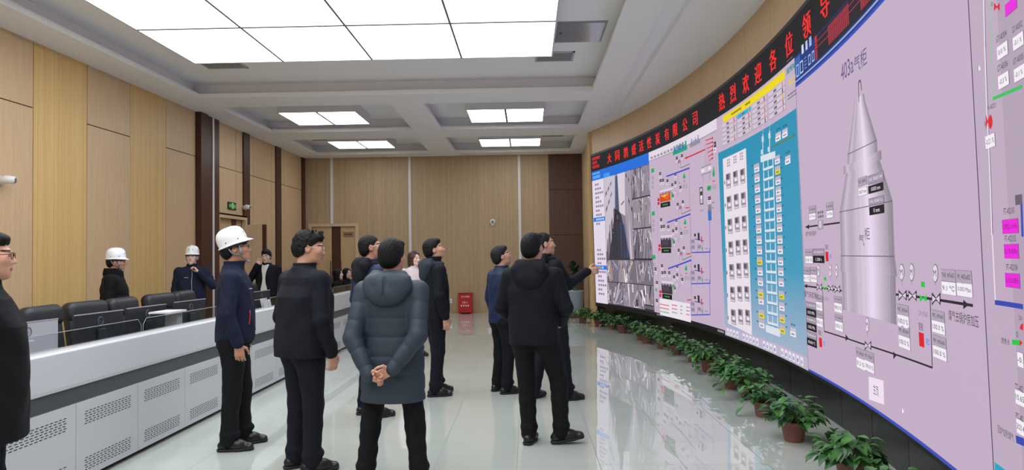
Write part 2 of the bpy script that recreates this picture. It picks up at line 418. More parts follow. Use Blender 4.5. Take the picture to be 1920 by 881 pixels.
class Scr:
    """flat graphics laid on the curved screen, in one mesh, by colour"""
    def __init__(s, crop=None): s.v = []; s.f = []; s.m = []; s.mats = []; s.crop = crop; s.L = 1
    def mi(s, c):
        M = glow(c, SCREEN_L) if isinstance(c, str) else c
        if M not in s.mats: s.mats.append(M)
        return s.mats.index(M)
    def px(s, x, y):
        if s.crop: return s.crop[0]+x/s.crop[2], s.crop[1]+y/s.crop[2]
        return x, y
    def uz(s, x, y): return scr(*s.px(x, y))
    def raw(s, pts, faces, c, L=None):
        L = s.L if L is None else L
        k = s.mi(c)
        for f in faces:                               # wide faces are cut into strips that follow the curve
            P = [pts[i] for i in f]; ua = min(p[0] for p in P); ub = max(p[0] for p in P)
            n = 1 if ub-ua < .17 else int((ub-ua)/.14)+1
            for j in range(n):
                Q = P if n == 1 else s.clip(s.clip(P, ua+(ub-ua)*j/n, 1), ua+(ub-ua)*(j+1)/n, -1)
                if len(Q) < 3: continue
                o = len(s.v); s.v += [tuple(arc(u, z, .0012*L)) for u, z in Q]
                s.f.append(tuple(range(o, o+len(Q)))); s.m.append(k)
    def clip(s, P, c, sg):
        out = []
        for p, q in zip(P, P[1:]+P[:1]):
            a, b_ = (p[0]-c)*sg, (q[0]-c)*sg
            if a >= 0: out.append(p)
            if a*b_ < 0: t = a/(a-b_); out.append((p[0]+(q[0]-p[0])*t, p[1]+(q[1]-p[1])*t))
        return out
    def quad(s, u0, u1, z0, z1, c, L=None):
        """u0 far (left as seen), u1 near (right)"""
        n = max(1, int(abs(u1-u0)/.14)+1); pts = []; fs = []
        for i in range(n+1):
            u = u0+(u1-u0)*i/n; pts += [(u, z0), (u, z1)]
        for i in range(n): fs.append((2*i, 2*i+2, 2*i+3, 2*i+1))
        s.raw(pts, fs, c, L)
    def rect(s, cx, cy, w, h, c, L=None):
        ua, _ = s.uz(cx-w/2, cy); ub, _ = s.uz(cx+w/2, cy); _, za = s.uz(cx, cy+h/2); _, zb = s.uz(cx, cy-h/2)
        s.quad(ua, ub, za, zb, c, L); return ua, ub, za, zb
    def poly(s, pts, c, L=None):
        P = [s.uz(*p) for p in pts]; s.raw(P, [tuple(range(len(P)))], c, L)
    def line(s, pts, wd, c, L=None):
        """polyline of constant width wd in metres"""
        P = [s.uz(*p) for p in pts]
        for (u0, z0), (u1, z1) in zip(P[:-1], P[1:]):
            n = max(1, int(abs(u1-u0)/.14)+1); du, dz = u1-u0, z1-z0; l = math.hypot(du, dz) or 1
            nx, nz = -dz/l*wd/2, du/l*wd/2; ex, ez = du/l*wd*.3, dz/l*wd*.3
            q = []; fs = []
            for i in range(n+1):
                u = u0-ex+(du+2*ex)*i/n; z = z0-ez+(dz+2*ez)*i/n; q += [(u-nx, z-nz), (u+nx, z+nz)]
            for i in range(n): fs.append((2*i, 2*i+2, 2*i+3, 2*i+1))
            s.raw(q, fs, c, L)
    def text(s, t, cx, cy, w, h, c, L=None, bold=0):
        ua, _ = s.uz(cx-w/2, cy); ub, _ = s.uz(cx+w/2, cy); _, za = s.uz(cx, cy+h/2); _, zb = s.uz(cx, cy-h/2)
        s.utext(t, ua, ub, za, zb, c, L, bold)
    def utext(s, t, ua, ub, za, zb, c, L=None, bold=0):
        vs, fs, W, H = text_mesh(t)
        if not fs: return
        L = s.L+2 if L is None else L
        for k, dx in enumerate((0, bold) if bold else (0,)):
            s.raw([(ua+(ub-ua)*(x/W)-dx, za+(zb-za)*(y/H)) for x, y in vs], fs, c, L+k*.2)
    def tagbox(s, cx, cy, w, h, bg, t=None, tc='202028', frame=None, th=.55, tw=.86):
        if frame: s.rect(cx, cy, w+2.4, h+2.4, frame, s.L)
        s.rect(cx, cy, w, h, bg, s.L+1)
        if t: s.text(t, cx, cy, w*tw, h*th, tc, s.L+2)
    def scrib(s, cx, cy, w, h, c, rows=1, n=4, fill=.62, L=None):
        """rows of small blocks where writing is too small to read"""
        ua, _ = s.uz(cx-w/2, cy); ub, _ = s.uz(cx+w/2, cy); _, za = s.uz(cx, cy+h/2); _, zb = s.uz(cx, cy-h/2)
        for r in range(rows):
            z1 = zb-(zb-za)*(r+.5-fill/2)/rows; z0 = zb-(zb-za)*(r+.5+fill/2)/rows
            for i in range(n):
                a = ua+(ub-ua)*(i+.12)/n; q = ua+(ub-ua)*(i+.82)/n
                s.quad(a, q, z0, z1, c, s.L+2 if L is None else L)
                if (i+r) % 2: s.quad(a+(q-a)*.3, a+(q-a)*.6, z0+(z1-z0)*.3, z0+(z1-z0)*.65, 'd0c0d2', s.L+3 if L is None else L+1)
    def build(s, name, parent):
        me = bpy.data.meshes.new(name); me.from_pydata(s.v, [], s.f); me.update()
        for M in s.mats: me.materials.append(M)
        me.polygons.foreach_set('material_index', s.m)
        o = bpy.data.objects.new(name, me); COL.objects.link(o); o.parent = parent
        return o

UA, UB, UC, UD, UE, UF = 7.16, 4.20, 1.05, -1.88, -5.43, -7.30
ZB0, ZT, ZBAN = .43, 3.33, 3.68
vw = empty('video_wall', (0, 0, 0)); tag(vw, 'long curved wall of lit displays showing plant diagrams and camera pictures', 'video wall')
b = MB(); N = 60
for i in range(N):                                    # body of the wall
    ua, ub = U0+.05+(U1-U0-.07)*i/N, U0+.05+(U1-U0-.07)*(i+1)/N
    P = [arc(ua, .40, -.001), arc(ub, .40, -.001), arc(ub, 3.72, -.001), arc(ua, 3.72, -.001)]
    Q = [arc(ua, .40, -.04), arc(ub, .40, -.04), arc(ub, 3.72, -.04), arc(ua, 3.72, -.04)]
    fs = [(0, 3, 2, 1), (4, 5, 6, 7), (0, 1, 5, 4), (3, 7, 6, 2)]
    if i == 0: fs.append((0, 4, 7, 3))
    if i == N-1: fs.append((1, 2, 6, 5))
    b.add(P+Q, fs)
b.build('frame', BLACK, vw)
b = MB()
for i in range(20):                                   # black base panels with open joints, set back under the screen
    ua, ub = U0+.05+(U1-U0-.07)*i/20, U0+.05+(U1-U0-.07)*(i+1)/20-.008
    for k in range(3):
        a, c = ua+(ub-ua)*k/3, ua+(ub-ua)*(k+1)/3
        P = [arc(a, 0, -.16), arc(c, 0, -.16), arc(c, .4, -.16), arc(a, .4, -.16)]
        Q = [arc(a, 0, -.2), arc(c, 0, -.2), arc(c, .4, -.2), arc(a, .4, -.2)]
        b.add(P+Q, [(0, 3, 2, 1), (4, 5, 6, 7), (0, 1, 5, 4), (3, 7, 6, 2), (0, 4, 7, 3), (1, 2, 6, 5)])
b.build('base', mat('black_base_panel', '131315', .3), vw)
# banner of running red characters
s = Scr(); s.quad(UA+.02, UF, ZT, ZBAN, '17171b', 1)
chars = '大同鹊盛活性炭有限公司'
bx = [(1142, 300), (1157, 295), (1173, 290), (1188, 285), (1202, 279), (1217, 272), (1233, 265), (1250, 256), (1266, 247), (1284, 235), (1303, 222)]
for ch, (x, y) in zip(chars, bx):
    u, z = scr(x, y-3); s.utext(ch, u+.105, u-.105, ZT+.07, ZT+.27, 'ff2a28', 3, .014)
bx = [(1353, 180), (1374, 164), (1398, 147), (1421, 125), (1449, 97), (1479, 65), (1512, 29), (1547, 8)]
us = [scr(x, y)[0] for x, y in bx]
for ch, u in zip('热烈欢迎各位领导', us): s.utext(ch, u+.12, u-.12, ZT+.06, ZT+.28, 'ff2a28', 3, .016)
st = us[-1]
for ch in '莅临指导':
    st -= .50; s.utext(ch, st+.12, st-.12, ZT+.06, ZT+.28, 'ff2a28', 3, .016)
for k, (a, wd) in enumerate(((3.60, .42), (3.51, .25), (3.42, .36))):
    for j in range(6): s.quad(UA-.06-.07*j*wd/.42, UA-.06-.07*j*wd/.42-.055*wd/.42, a-.03, a+.035, 'd02022', 3)
s.build('running_text_banner', vw)

WINDOWBG = 'c9b4cb'
# --- camera picture window
s = Scr(); s.quad(UA, UB, .48, ZT, '3a343e', 1)
s.quad(UA, UB, .43, .48, '15151a', 2)
z1 = ZT-.20
s.quad(UA, UB, z1, ZT, '1a6fe0', 2); s.quad(UA-.05, UA-.45, z1+.03, z1+.10, '58a6f2', 3); s.quad(UA-.62, UA-.95, z1-.02, z1+.09, '3f9af5', 3)
for j in range(4): s.quad(UA-.05-.1*j, UA-.12-.1*j, z1+.13, z1+.16, '9cc8f6', 3)
us0 = UA-.62
s.quad(UA, us0, .48, z1, 'e9dcee', 2)
for j in range(26):
    zz = z1-.1-.094*j
    if j in (8, 19): s.quad(UA-.02, us0, zz-.045, zz+.045, '1f7be6', 3)
    if 10 <= j <= 14 : continue
    for q in range(1+j % 3+1): s.quad(UA-.16-.11*q, UA-.24-.11*q, zz-.022, zz+.022, '8d8296' if j not in (8, 19) else 'bcd8f8', 4)
def feed(ua, ub, z0, z1, seed, vx=.5, vy=1.25):
    """a camera's picture of a plant corridor: pipes and walls drawn towards one point"""
    r = random.Random(seed); s.quad(ua, ub, z0, z1, r.choice(('8d8390', '7a7180', '9a8f9c')), 2)
    U = lambda x: ua+(ub-ua)*min(1, max(0, x)); Z = lambda y: z0+(z1-z0)*min(1, max(0, y))
    pal = ('f0e8f2', 'e6dce6', 'd8cdde', 'cfc2d0', 'b8abba', '6a6070', '4c4450', '332c38', '2a2430', 'a39aa6', 'd8d4e4', 'b39c88', '7c90b4')
    for k in range(34):
        a = r.uniform(0, 2*PI); rr = r.uniform(.9, 1.9); wd = r.uniform(.012, .075)
        x0, y0 = vx+math.cos(a)*rr, vy+math.sin(a)*rr*.95; t = r.uniform(.1, .55)
        x1, y1 = vx+(x0-vx)*t, vy+(y0-vy)*t; px_, py_ = -math.sin(a)*wd, math.cos(a)*wd
        s.raw([(U(x0-px_), Z(y0-py_)), (U(x0+px_), Z(y0+py_)), (U(x1+px_*t), Z(y1+py_*t)), (U(x1-px_*t), Z(y1-py_*t))], [(0, 1, 2, 3)], r.choice(pal), 3+.02*k)
    for k in range(10):
        x, y = r.random(), r.random(); wd, hh = r.uniform(.03, .1), r.uniform(.08, .4)
        s.raw([(U(x), Z(y)), (U(x+wd), Z(y)), (U(x+wd), Z(y+hh)), (U(x), Z(y+hh))], [(0, 1, 2, 3)], r.choice(pal), 4+.02*k)
zm = 1.42; gx = us0-.012; um = us0-1.42
# the big picture: corridor with white walls, dark floor and a blue doorway
s.quad(gx, um, zm, z1, '8a8090', 2)
U = lambda x: gx+(um-gx)*x; Z = lambda y: zm+(z1-zm)*y
for pts, c in ((((0, .1), (0, 1), (.42, 1), (.38, .62), (.12, .05)), 'cfc4d2'), (((.10, 0), (.38, .58), (.36, .64), (.02, .18), (0, 0)), '6a606e'),
               (((.50, 1), (.78, 1), (.74, .5), (.52, .55)), 'ddd2df'), (((.78, 1), (1, 1), (1, .0), (.86, 0), (.74, .5)), 'a79aab'),
               (((.36, .58), (.58, .55), (.86, 0), (.10, 0)), '3c3a44'), (((.42, .98), (.52, .98), (.54, .55), (.38, .60)), '525a78'),
               (((.50, .46), (.70, .40), (.82, .02), (.52, .02)), '3f5c94'), (((.15, .42), (.40, .44), (.42, .02), (.12, .02)), '332c38'),
               (((.36, .60), (.50, .58), (.50, .42), (.36, .44)), '1d1a22'), (((.39, .53), (.48, .52), (.48, .47), (.39, .48)), 'c8a0a8'),
               (((.02, .75), (.30, .92), (.30, .95), (.02, .80)), '7a7080'), (((.02, .55), (.30, .80), (.30, .83), (.02, .60)), '6a6070'),
               (((.60, .62), (.72, .66), (.72, .68), (.60, .64)), '6a6070'), (((.88, .0), (.93, 0), (.86, .70), (.82, .72)), 'e6dce8'),
               (((.80, .95), (1, .82), (1, .86), (.82, .98)), '3a323e'), (((.84, .70), (1, .52), (1, .57), (.84, .74)), '443c48'),
               (((.18, .36), (.38, .39), (.38, .40), (.18, .37)), 'd0c4d4'), (((.18, .30), (.38, .33), (.38, .34), (.18, .31)), 'b0a4b4')):
    s.raw([(U(x), Z(y)) for x, y in pts], [tuple(range(len(pts)))], c, 3+.05*len(s.m)/200)
gr = .015
cw = (um-UB)/2
rows3 = [(zm+.02+(z1-zm)*(2-i)/3, zm+(z1-zm)*(3-i)/3-.005) for i in range(3)]
sd = 3
for (za, zb) in rows3:
    for j in range(2):
        feed(um-gr-cw*j, um-cw*(j+1)+gr*.3, za, zb, sd); sd += 1
cw4 = (gx-UB)/4
for (za, zb, n) in ((.96, zm-.015, 4), (.50, .945, 3)):
    cwn = (gx-UB)/n
    for j in range(n): feed(gx-cwn*j, gx-cwn*(j+1)+gr, za, zb, sd, .35+.1*j, 1.3 if n == 4 else -.5); sd += 1
s.quad(UB+.45, UB+.02, .50, .60, '2c2630', 6)
for j in range(7): s.quad(UB+.42-.06*j, UB+.39-.06*j, .52, .58, '8e8494', 7)
s.build('camera_window', vw)

# --- boiler diagram window
s = Scr((1210, 230, 2.2025)); s.L = 2
s.quad(UB, UC, .49, ZT, WINDOWBG, 1); s.quad(UB, UC, .43, .49, '15151a', 1.5)
for j in range(6): s.quad(UC+.30-.045*j, UC+.275-.045*j, .445, .475, 'b8b4c0', 3)
for j in range(5): s.quad(UB-.12-.06*j, UB-.15-.06*j, .445, .475, 'a0a0b0', 3)
s.quad(UB, UC, ZT-.15, ZT, 'e8dcea', 2); s.quad(UB, UC, ZT-.165, ZT-.152, 'a094a4', 2)
for j in range(10): s.quad(UB-.1-.16*j, UB-.2-.16*j, ZT-.135, ZT-.095, '9a90a0', 3)
ua, ub, za, zb = s.rect(143, 105, 60, 38, '12a07a'); s.scrib(143, 105, 46, 22, '2468c8', 1, 6)
s.rect(205, 76, 44, 36, '988ea0'); s.scrib(205, 76, 36, 18, '7888b8', 1, 4)
K1, K2, RED, GRN, BLU = '2c2830', 'f2eaf4', 'd8263c', '1fae62', '3a46c8'
def duo(x, y, w=8, h=24):
    s.rect(x, y-h*.22, w, h*.5, K1); s.rect(x, y+h*.28, w, h*.42, K2, 3); s.rect(x, y+h*.28, w*.5, h*.2, '8a8292', 4); s.rect(x, y-h*.22, w*.5, h*.16, '9a90a0', 4)
s.line([(248, 110), (166, 147)], .022, RED); s.poly([(160, 149), (173, 138), (173, 150)], RED, 3)
for j in range(6):
    y = 64+j*16.5; s.line([(249+j*3, y+10), (276, y)], .014, RED); s.rect(278, y, 5, 9, RED, 3); s.line([(249+j*4, y+10), (247+j*4, 176)], .010, 'b490b0')
duo(288, 100, 9, 46)
for k, c in enumerate(('a898ac', 'e2d6e4', 'f4ecf5', 'd6c8d8', 'a898ac')): s.rect(252, 179+k*7.5, 42, 8, c, 3)
s.text('1#', 253, 192, 14, 14, 'c06080', 4)
s.line([(238, 212), (240, 250)], .012, '807484'); s.line([(266, 205), (267, 240)], .012, '807484')
for j, y in enumerate((198, 375, 555)):
    x = 30+j*3; s.rect(x, y, 12, 17, GRN)
    for q in range(3): s.scrib(x+1, y+30+q*19, 9, 14, '908498', 2, 2)
for j in range(3):
    dx, dy = j*4.0, j*(190)
    X = lambda x: x+dx
    Y = lambda y: y+dy
    s.line([(X(87), Y(222)), (X(182), Y(187))], .024, BLU)
    s.line([(X(145), Y(160)), (X(146), Y(187)), (X(184), Y(170))], .012, '5c7460'); s.line([(X(134), Y(158)), (X(137), Y(300))], .009, 'b080a8')
    s.line([(X(181), Y(186)), (X(184), Y(352))], .014, '9c8ca0')
    for q, c in enumerate(('e8dcea', 'd0c4d2', 'a89cac', '8a7e90')): s.rect(X(84), Y(278+q*5), 48, 5.4, c, 3)
    if j == 0:
        s.rect(X(82), Y(306), 44, 38, 'd84a18', 3); s.poly([(X(62), Y(304)), (X(98), Y(288)), (X(80), Y(306)), (X(100), Y(318))], 'f08a30', 4); s.poly([(X(62), Y(304)), (X(90), Y(296)), (X(84), Y(305))], 'ffc060', 5)
    else:
        s.rect(X(82), Y(306), 44, 40, '3a343e', 3); s.rect(X(78), Y(304), 26, 24, '4a434e', 4)
    s.rect(X(83), Y(338), 40, 20, '16161a', 3); s.scrib(X(83), Y(338), 22, 9, '3aa04a', 1, 4, L=5)
    s.rect(X(55), Y(318), 9, 12, RED, 3); s.rect(X(55), Y(333), 9, 12, RED, 3); s.line([(X(51), Y(334)), (X(50), Y(350))], .012, RED)
    s.rect(X(111), Y(305), 6, 32, GRN, 3)
    for (x, y) in ((61, 216), (73, 243), (63, 245), (91, 245), (124, 218), (111, 262), (124, 253), (113, 308), (130, 152), (151, 142), (145, 272)): duo(X(x), Y(y), 8, 24)
    s.rect(X(140), Y(160), 12, 14, 'a07890', 2.5)
    s.poly([(X(161), Y(206)), (X(167), Y(226)), (X(161), Y(233)), (X(155), Y(226))], GRN, 3); s.scrib(X(162), Y(242), 9, 8, 'd02848', 1, 2); s.rect(X(159), Y(262), 9, 18, 'b4a6b6', 3); s.rect(X(170), Y(261), 9, 18, 'b4a6b6', 3)
    s.line([(X(124), Y(280)), (X(132), Y(292)), (X(132), Y(305))], .01, '888090'); s.poly([(X(118), Y(285)), (X(130), Y(285)), (X(124), Y(296))], 'd8cada', 3)
    s.line([(X(166), Y(352)), (X(182), Y(351))], .016, RED)
    s.line([(X(139), Y(245)), (X(144), Y(252))], .01, '504858')
s.poly([(283, 178), (289, 214), (283, 226), (277, 214)], GRN, 3); s.scrib(284, 241, 12, 10, 'd02848', 1, 3)
s.rect(264, 270, 16, 20, GRN, 3); s.scrib(264, 270, 10, 10, '186838', 1, 3); s.rect(280, 266, 9, 20, 'b4a6b6', 3); s.rect(290, 263, 9, 20, 'b4a6b6', 3)
s.rect(232, 302, 14, 72, '4c4454', 2.5); s.rect(232, 302, 9, 62, 'cfc2d4', 3); s.rect(232, 292, 8, 16, K1, 4); s.rect(232, 308, 8, 14, K2, 4)
s.rect(267, 352, 14, 28, '8c8090', 3); s.rect(267, 382, 14, 44, '2a74c8', 3); duo(265, 318, 11, 28)
s.scrib(281, 330, 10, 8, '605868', 1, 3); s.line([(275, 353), (283, 351)], .012, GRN); s.scrib(234, 362, 14, 5, '605868', 1, 2)
for j in range(3):
    y = 500+j*129; s.line([(190, y+36), (268, y+34), (266, y-110)], .016, BLU)
    s.line([(186, y-12), (190, y+36)], .012, BLU)
    for (x, q) in ((197, -10), (198, 14), (224, 12)): s.rect(x, y+q, 16, 20, 'b0a2b4', 3); s.scrib(x, y+q, 12, 10, '504858', 2, 3)
    s.rect(206, y-36, 7, 12, K1, 3); s.rect(221, y-30, 8, 30, K1, 3); s.rect(233, y-18, 4, 26, RED, 3); s.rect(236, y+20, 4, 16, GRN, 3)
    s.line([(205, y-20), (242, y-12)], .012, BLU); s.line([(216, y), (216, y+38)], .01, BLU); s.line([(236, y-10), (237, y+40)], .008, BLU); s.scrib(254, y+20, 12, 8, '8a7e92', 1, 3)
s.line([(184, 352), (190, 470), (192, 760)], .012, 'a090b0'); s.line([(50, 350), (56, 770)], .008, 'a090a8')
s.rect(124, 772, 126, 72, 'f0e8f2', 2.5)
for r_ in range(3):
    s.scrib(80, 752+r_*15, 38, 8, (RED, RED, GRN)[r_], 1, 8); s.scrib(122, 754+r_*15, 22, 8, (RED, RED, GRN)[r_], 1, 4); s.scrib(150, 758+r_*15, 8, 8, '806888', 1, 2); s.scrib(177, 762+r_*15, 14, 8, RED, 1, 3)
    s.line([(62, 745+r_*15), (186, 757+r_*15)], .006, 'b0a2b4')
s.scrib(46, 690, 8, 20, GRN, 1, 1); duo(48, 665, 8, 24); duo(48, 740, 8, 26); duo(42, 610, 8, 28)
s.build('boiler_window', vw)

# --- teal furnace overview window
TEAL = bpy.data.materials.new('lit_teal_background'); TEAL.use_nodes = True
_N, _L = TEAL.node_tree.nodes, TEAL.node_tree.links; _b = _N['Principled BSDF']
_b.inputs['Base Color'].default_value = (.01, .01, .01, 1); _b.inputs['Specular IOR Level'].default_value = .1
_t = _N.new('ShaderNodeTexCoord'); _s = _N.new('ShaderNodeSeparateXYZ'); _mr = _N.new('ShaderNodeMapRange'); _cr = _N.new('ShaderNodeValToRGB')
_mr.inputs['From Min'].default_value = .5; _mr.inputs['From Max'].default_value = 2.9
_cr.color_ramp.elements[0].color = lin('a8b8d0'); _cr.color_ramp.elements[1].color = lin('0a8fb4')
_e = _cr.color_ramp.elements.new(.35); _e.color = lin('3f9cc0')
_L.new(_t.outputs['Object'], _s.inputs[0]); _L.new(_s.outputs[2], _mr.inputs['Value']); _L.new(_mr.outputs[0], _cr.inputs[0])
_L.new(_cr.outputs[0], _b.inputs['Emission Color']); _b.inputs['Emission Strength'].default_value = SCREEN_L
s = Scr((1330, 130, 4.405)); s.L = 2
s.quad(UC, UD, ZB0, ZT, WINDOWBG, 1); s.quad(UC-.012, UD+.012, .55, 2.86, TEAL, 1.6)
s.quad(UC, UD, .43, .55, 'c4b8d0', 1.8)
for j in range(22):
    if j in (4, 10, 15): continue
    a = UC-.08-.125*j; s.quad(a, a-.085, .45, .53, 'efe8f4', 3); s.quad(a-.025, a-.06, .465, .50, ('7a9ac8', '9a90a8', '5a80b8')[j % 3], 4)
tb0, tb1 = scr(1355, 205)[0], scr(1471, 118)[0]
s.quad(tb0, tb1, ZT-.115, ZT-.03, 'f4dc08', 2); s.quad(tb0-.35, tb0-.75, ZT-.085, ZT-.06, '9a8c10', 3); s.quad(tb0-.9, tb0-1.1, ZT-.085, ZT-.06, '9a8c10', 3)
cols = [tb0+.08, tb0-.55, tb0-1.13, tb0-1.72, tb1-.02]
for i in range(4):
    for r_ in range(6 if i < 3 else 6):
        za = ZT-.125-.055*(r_+1)-.012*r_*.3; zb_ = za+.05
        if zb_-.05 < 2.9: continue
        c = '20b4dc' if (i == 1 and r_ == 0) else 'd8c8da'
        s.quad(cols[i]-.02, cols[i+1]+.02, za, zb_, '9e92a2', 2); s.quad(cols[i]-.03, cols[i+1]+.03, za+.006, zb_, c, 3)
        s.quad(cols[i]-.22, cols[i]-.32, za+.015, zb_-.01, '6e6474', 4)
        s.quad(cols[i+1]+.12, cols[i+1]+.09, za+.004, zb_, ('c84848', 'c88c30', '4a4048', 'd0b050')[(i*3+r_) % 4], 4)
s.crop = (1395, 60, 5.18)
s.text('SIEMENS', 462, 350, 92, 60, '0c8a96', 4, bold=.012); s.text('PCS 7', 475, 470, 66, 64, 'e8d020', 4, bold=.008)
s.scrib(470, 592, 80, 26, '5a4c60', 1, 5); s.line([(428, 655), (516, 590)], .01, '786c80'); s.scrib(450, 262, 60, 12, '9a8ea0', 1, 5)
s.crop = (1330, 100, 1.4932)
s.poly([(38, 296), (103, 265), (120, 789), (53, 756)], 'efe4ee', 2)
for k, x in enumerate((55, 73, 91)):
    s.scrib(x, 306-k*9, 10, 24, '9c90a0', 3, 2)
for r_ in range(7):
    for k in range(3):
        x = (54, 74, 94)[k]+r_*2.4; y = (357, 350, 344)[k]+r_*(63.5, 64.5, 65.8)[k]
        s.rect(x, y, 13, 42, '9a8e9c', 3); s.rect(x-2, y-11, 7, 14, '5a525e', 4); s.rect(x+1, y+3, 8, 10, 'f2eaf4', 4); s.rect(x, y+17, 12, 5, 'd6cad8', 4); s.rect(x, y-2, 12, 4, 'c2b6c4', 4.5)
    s.scrib(44+r_*1.6, 362+r_*63, 4, 16, '8c8090', 1, 1)
W_ = 'dfe6f0'
s.line([(152, 302), (166, 778)], .028, W_, 3); s.line([(179, 292), (193, 785)], .028, W_, 3); s.line([(165, 300), (179, 780)], .022, W_, 3)
s.line([(146, 296), (184, 283)], .07, W_, 3); s.line([(161, 770), (197, 783)], .08, W_, 3)
for r_ in range(16):
    x, y = 152+r_*.87, 322+r_*28.5; s.line([(x, y+4), (x+28, y-6+r_*1.2)], .026, W_, 4); s.line([(x, y+9), (x+28, y-1+r_*1.2)], .012, '5aa0bc', 5)
ly = [320, 348, 377, 407, 435, 464, 491, 521, 550, 580, 609, 638, 670, 690, 729, 756]
for k, y in enumerate(ly):
    x = 133+k*.95; yl = k in (9, 12, 14)
    s.rect(x, y-5, 15, 12, 'c2b6c6', 3); s.rect(x+1, y+6, 14, 13, 'ecd822' if yl else 'f2eaf4', 4); s.scrib(x+1, y+6, 8, 7, '504858', 1, 2, L=5); s.scrib(x-11, y-6, 5, 6, '2a5468', 1, 1)
ry = [297, 326, 355, 383, 403, 432, 460, 487, 520, 549, 581, 610, 640, 676, 708, 741, 772]
for k, y in enumerate(ry):
    x = 191+k*.9; yl = k in (1, 13, 15, 16)
    s.rect(x, y-5, 15, 12, 'c2b6c6', 3); s.rect(x+1, y+6, 14, 13, 'ecd822' if yl else 'f2eaf4', 4); s.scrib(x+1, y+6, 8, 7, '504858', 1, 2, L=5); s.scrib(x+12, y-6, 5, 6, '2a5468', 1, 1)
for x, y in ((194, 232), (213, 222), (221, 297), (236, 780)):
    s.rect(x, y-5, 15, 12, 'cfc4d4', 3); s.rect(x, y+6, 15, 14, 'f4ecf6', 4); s.scrib(x, y+6, 9, 7, '504858', 1, 2, L=5); s.scrib(x, y-20, 12, 7, '1c4c64', 1, 3)
s.line([(178, 262), (240, 229)], .014, '6a7c3a', 4); s.poly([(238, 224), (243, 228), (238, 233)], '7c5c30', 5)
for x, y0, y1 in ((151, 228, 290), (170, 218, 282)):
    s.line([(x, y1), (x, y0)], .024, W_, 4); s.line([(x, y0), (x+.5, y0-22)], .010, 'b8d8e8', 4); s.rect(x, y0+12, 6, 16, 'cfdcea', 5); s.rect(x-2, y1-14, 6, 14, 'cfdcea', 5)
s.build('furnace_window', vw)

# --- gas holder window
s = Scr((1490, 440, 2.447)); s.L = 2
s.quad(UD, UE, ZB0, ZT, 'c8b2ca', 1); s.quad(UD, UE, ZB0, ZB0+.022, '3a50c0', 2)
s.quad(UD, UD-.008, ZB0, ZT, '3a3a80', 2); s.quad(UE+.010, UE, ZB0, ZT, '3a3a5c', 2)
zh = scr(1497, 158)[1]
s.quad(UD, UE, zh, ZT, '14337c', 2); s.quad(UD, UE, zh-.012, zh+.012, '2c4cc0', 3); s.quad(UD, UE, zh+.03, zh+.045, 'a0b0e0', 3)
ur = scr(1533, 120)[0]; s.quad(ur+.03, ur-.03, zh+.07, ZT, 'c82a34', 4)
s.quad(ur-.03, UE, zh+.06, ZT-.01, '1d1a24', 3)
zc = ZT-zh
for k in range(6):
    z = zh+.09+(zc-.12)*k/6
    for q in range(12): s.quad(ur-.34-.045*q, ur-.375-.045*q, z, z+.028, 'a03040', 4)
    for q in range(7): s.quad(ur-1.15-.045*q, ur-1.185-.045*q, z, z+.028, 'a03040', 4)
    for q in range(3): s.quad(ur-1.95-.045*q, ur-1.985-.045*q, z, z+.028, 'a03040', 4)
    s.quad(ur+.03, ur-.03, z-.012, z-.004, '5a1018', 5)
for zz in (ZT-.06, ZT-.11): s.quad(ur-.03, ur-2.0, zz, zz+.008, 'a83040', 5)
for (u0, wd, z0, h) in ((.06, .16, .12, .17), (.12, .10, .02, 0), ):
    pass
def outline(u, z, wd, h, c, t=.012, L=4):
    s.quad(u, u-wd, z, z+t, c, L); s.quad(u, u-wd, z+h-t, z+h, c, L); s.quad(u, u-t, z, z+h, c, L); s.quad(u-wd+t, u-wd, z, z+h, c, L)
zi = zh+.06; s.quad(UD-.02, UD-.18, zi, ZT-.02, '2f5fb4', 3)
outline(UD-.05, zi+.01, .08, .11, 'b8c8ec'); outline(UD-.17, zi+.01, .09, .11, 'd0dcf4'); s.scrib(1,1,1,1,'b8c8ec') if False else None
for q in range(4): s.quad(UD-.30, UD-.37, zi+.02+.03*q, zi+.03+.03*q, '7c98d8', 4)
outline(UD-.42, zi+.02, .07, .09, 'b8c8ec'); outline(UD-.53, zi+.02, .07, .09, 'b8c8ec')
s.quad(UD-.24, UD-.30, zi+.17, zi+.25, 'd8e4f8', 4); s.quad(UD-.36, UD-.42, zi+.17, zi+.25, 'b8c8ec', 4); s.quad(UD-.47, UD-.54, zi+.17, zi+.25, '9cb4e8', 4)
s.crop = None
s.text('403a', 1590, 128, 24, 33, '5c5488', 4); s.text('气柜', 1615, 113, 25, 34, '5c5488', 4)
s.line([(1612, 190), (1611, 156), (1612, 152), (1615, 151), (1616, 158), (1617, 168)], .016, '6a5e6c', 3)
def shade(x):
    """brightness across the drawn steel drum"""
    return np.interp(x, [0, .05, .10, .22, .45, .58, .70, .82, .92, 1], [.60, .70, .85, .75, .90, 1.0, .92, .78, .64, .52])
PAL = [tuple(int(v*255*k) for v in (.93, .86, .95)) for k in np.linspace(.5, 1, 13)]
def drum(uL0, uR0, z0, uL1, uR1, z1, L=3):
    n = 22
    for i in range(n):
        a, c = i/n, (i+1)/n
        k = min(12, max(0, int(round((shade((a+c)/2)-.4)/.6*12)))); h = '%02x%02x%02x' % PAL[k]
        s.raw([(uL0+(uR0-uL0)*a, z0), (uL0+(uR0-uL0)*c, z0), (uL1+(uR1-uL1)*c, z1), (uL1+(uR1-uL1)*a, z1)], [(0, 1, 2, 3)], h, L)
lv = [((1603, 201), (1623, 188)), ((1591, 288), (1646, 264)), ((1590, 303), (1647, 285)), ((1589, 312), (1648, 293)), ((1575.5, 397), (1675.5, 377)), ((1578, 480), (1679, 480)), ((1579, 498), (1680.5, 500)), ((1581.5, 584), (1682, 605))]
S_ = []
for a, c in lv:
    q0, q1 = scr(*a), scr(*c); S_.append((q0[0], q1[0], (q0[1]+q1[1])/2))
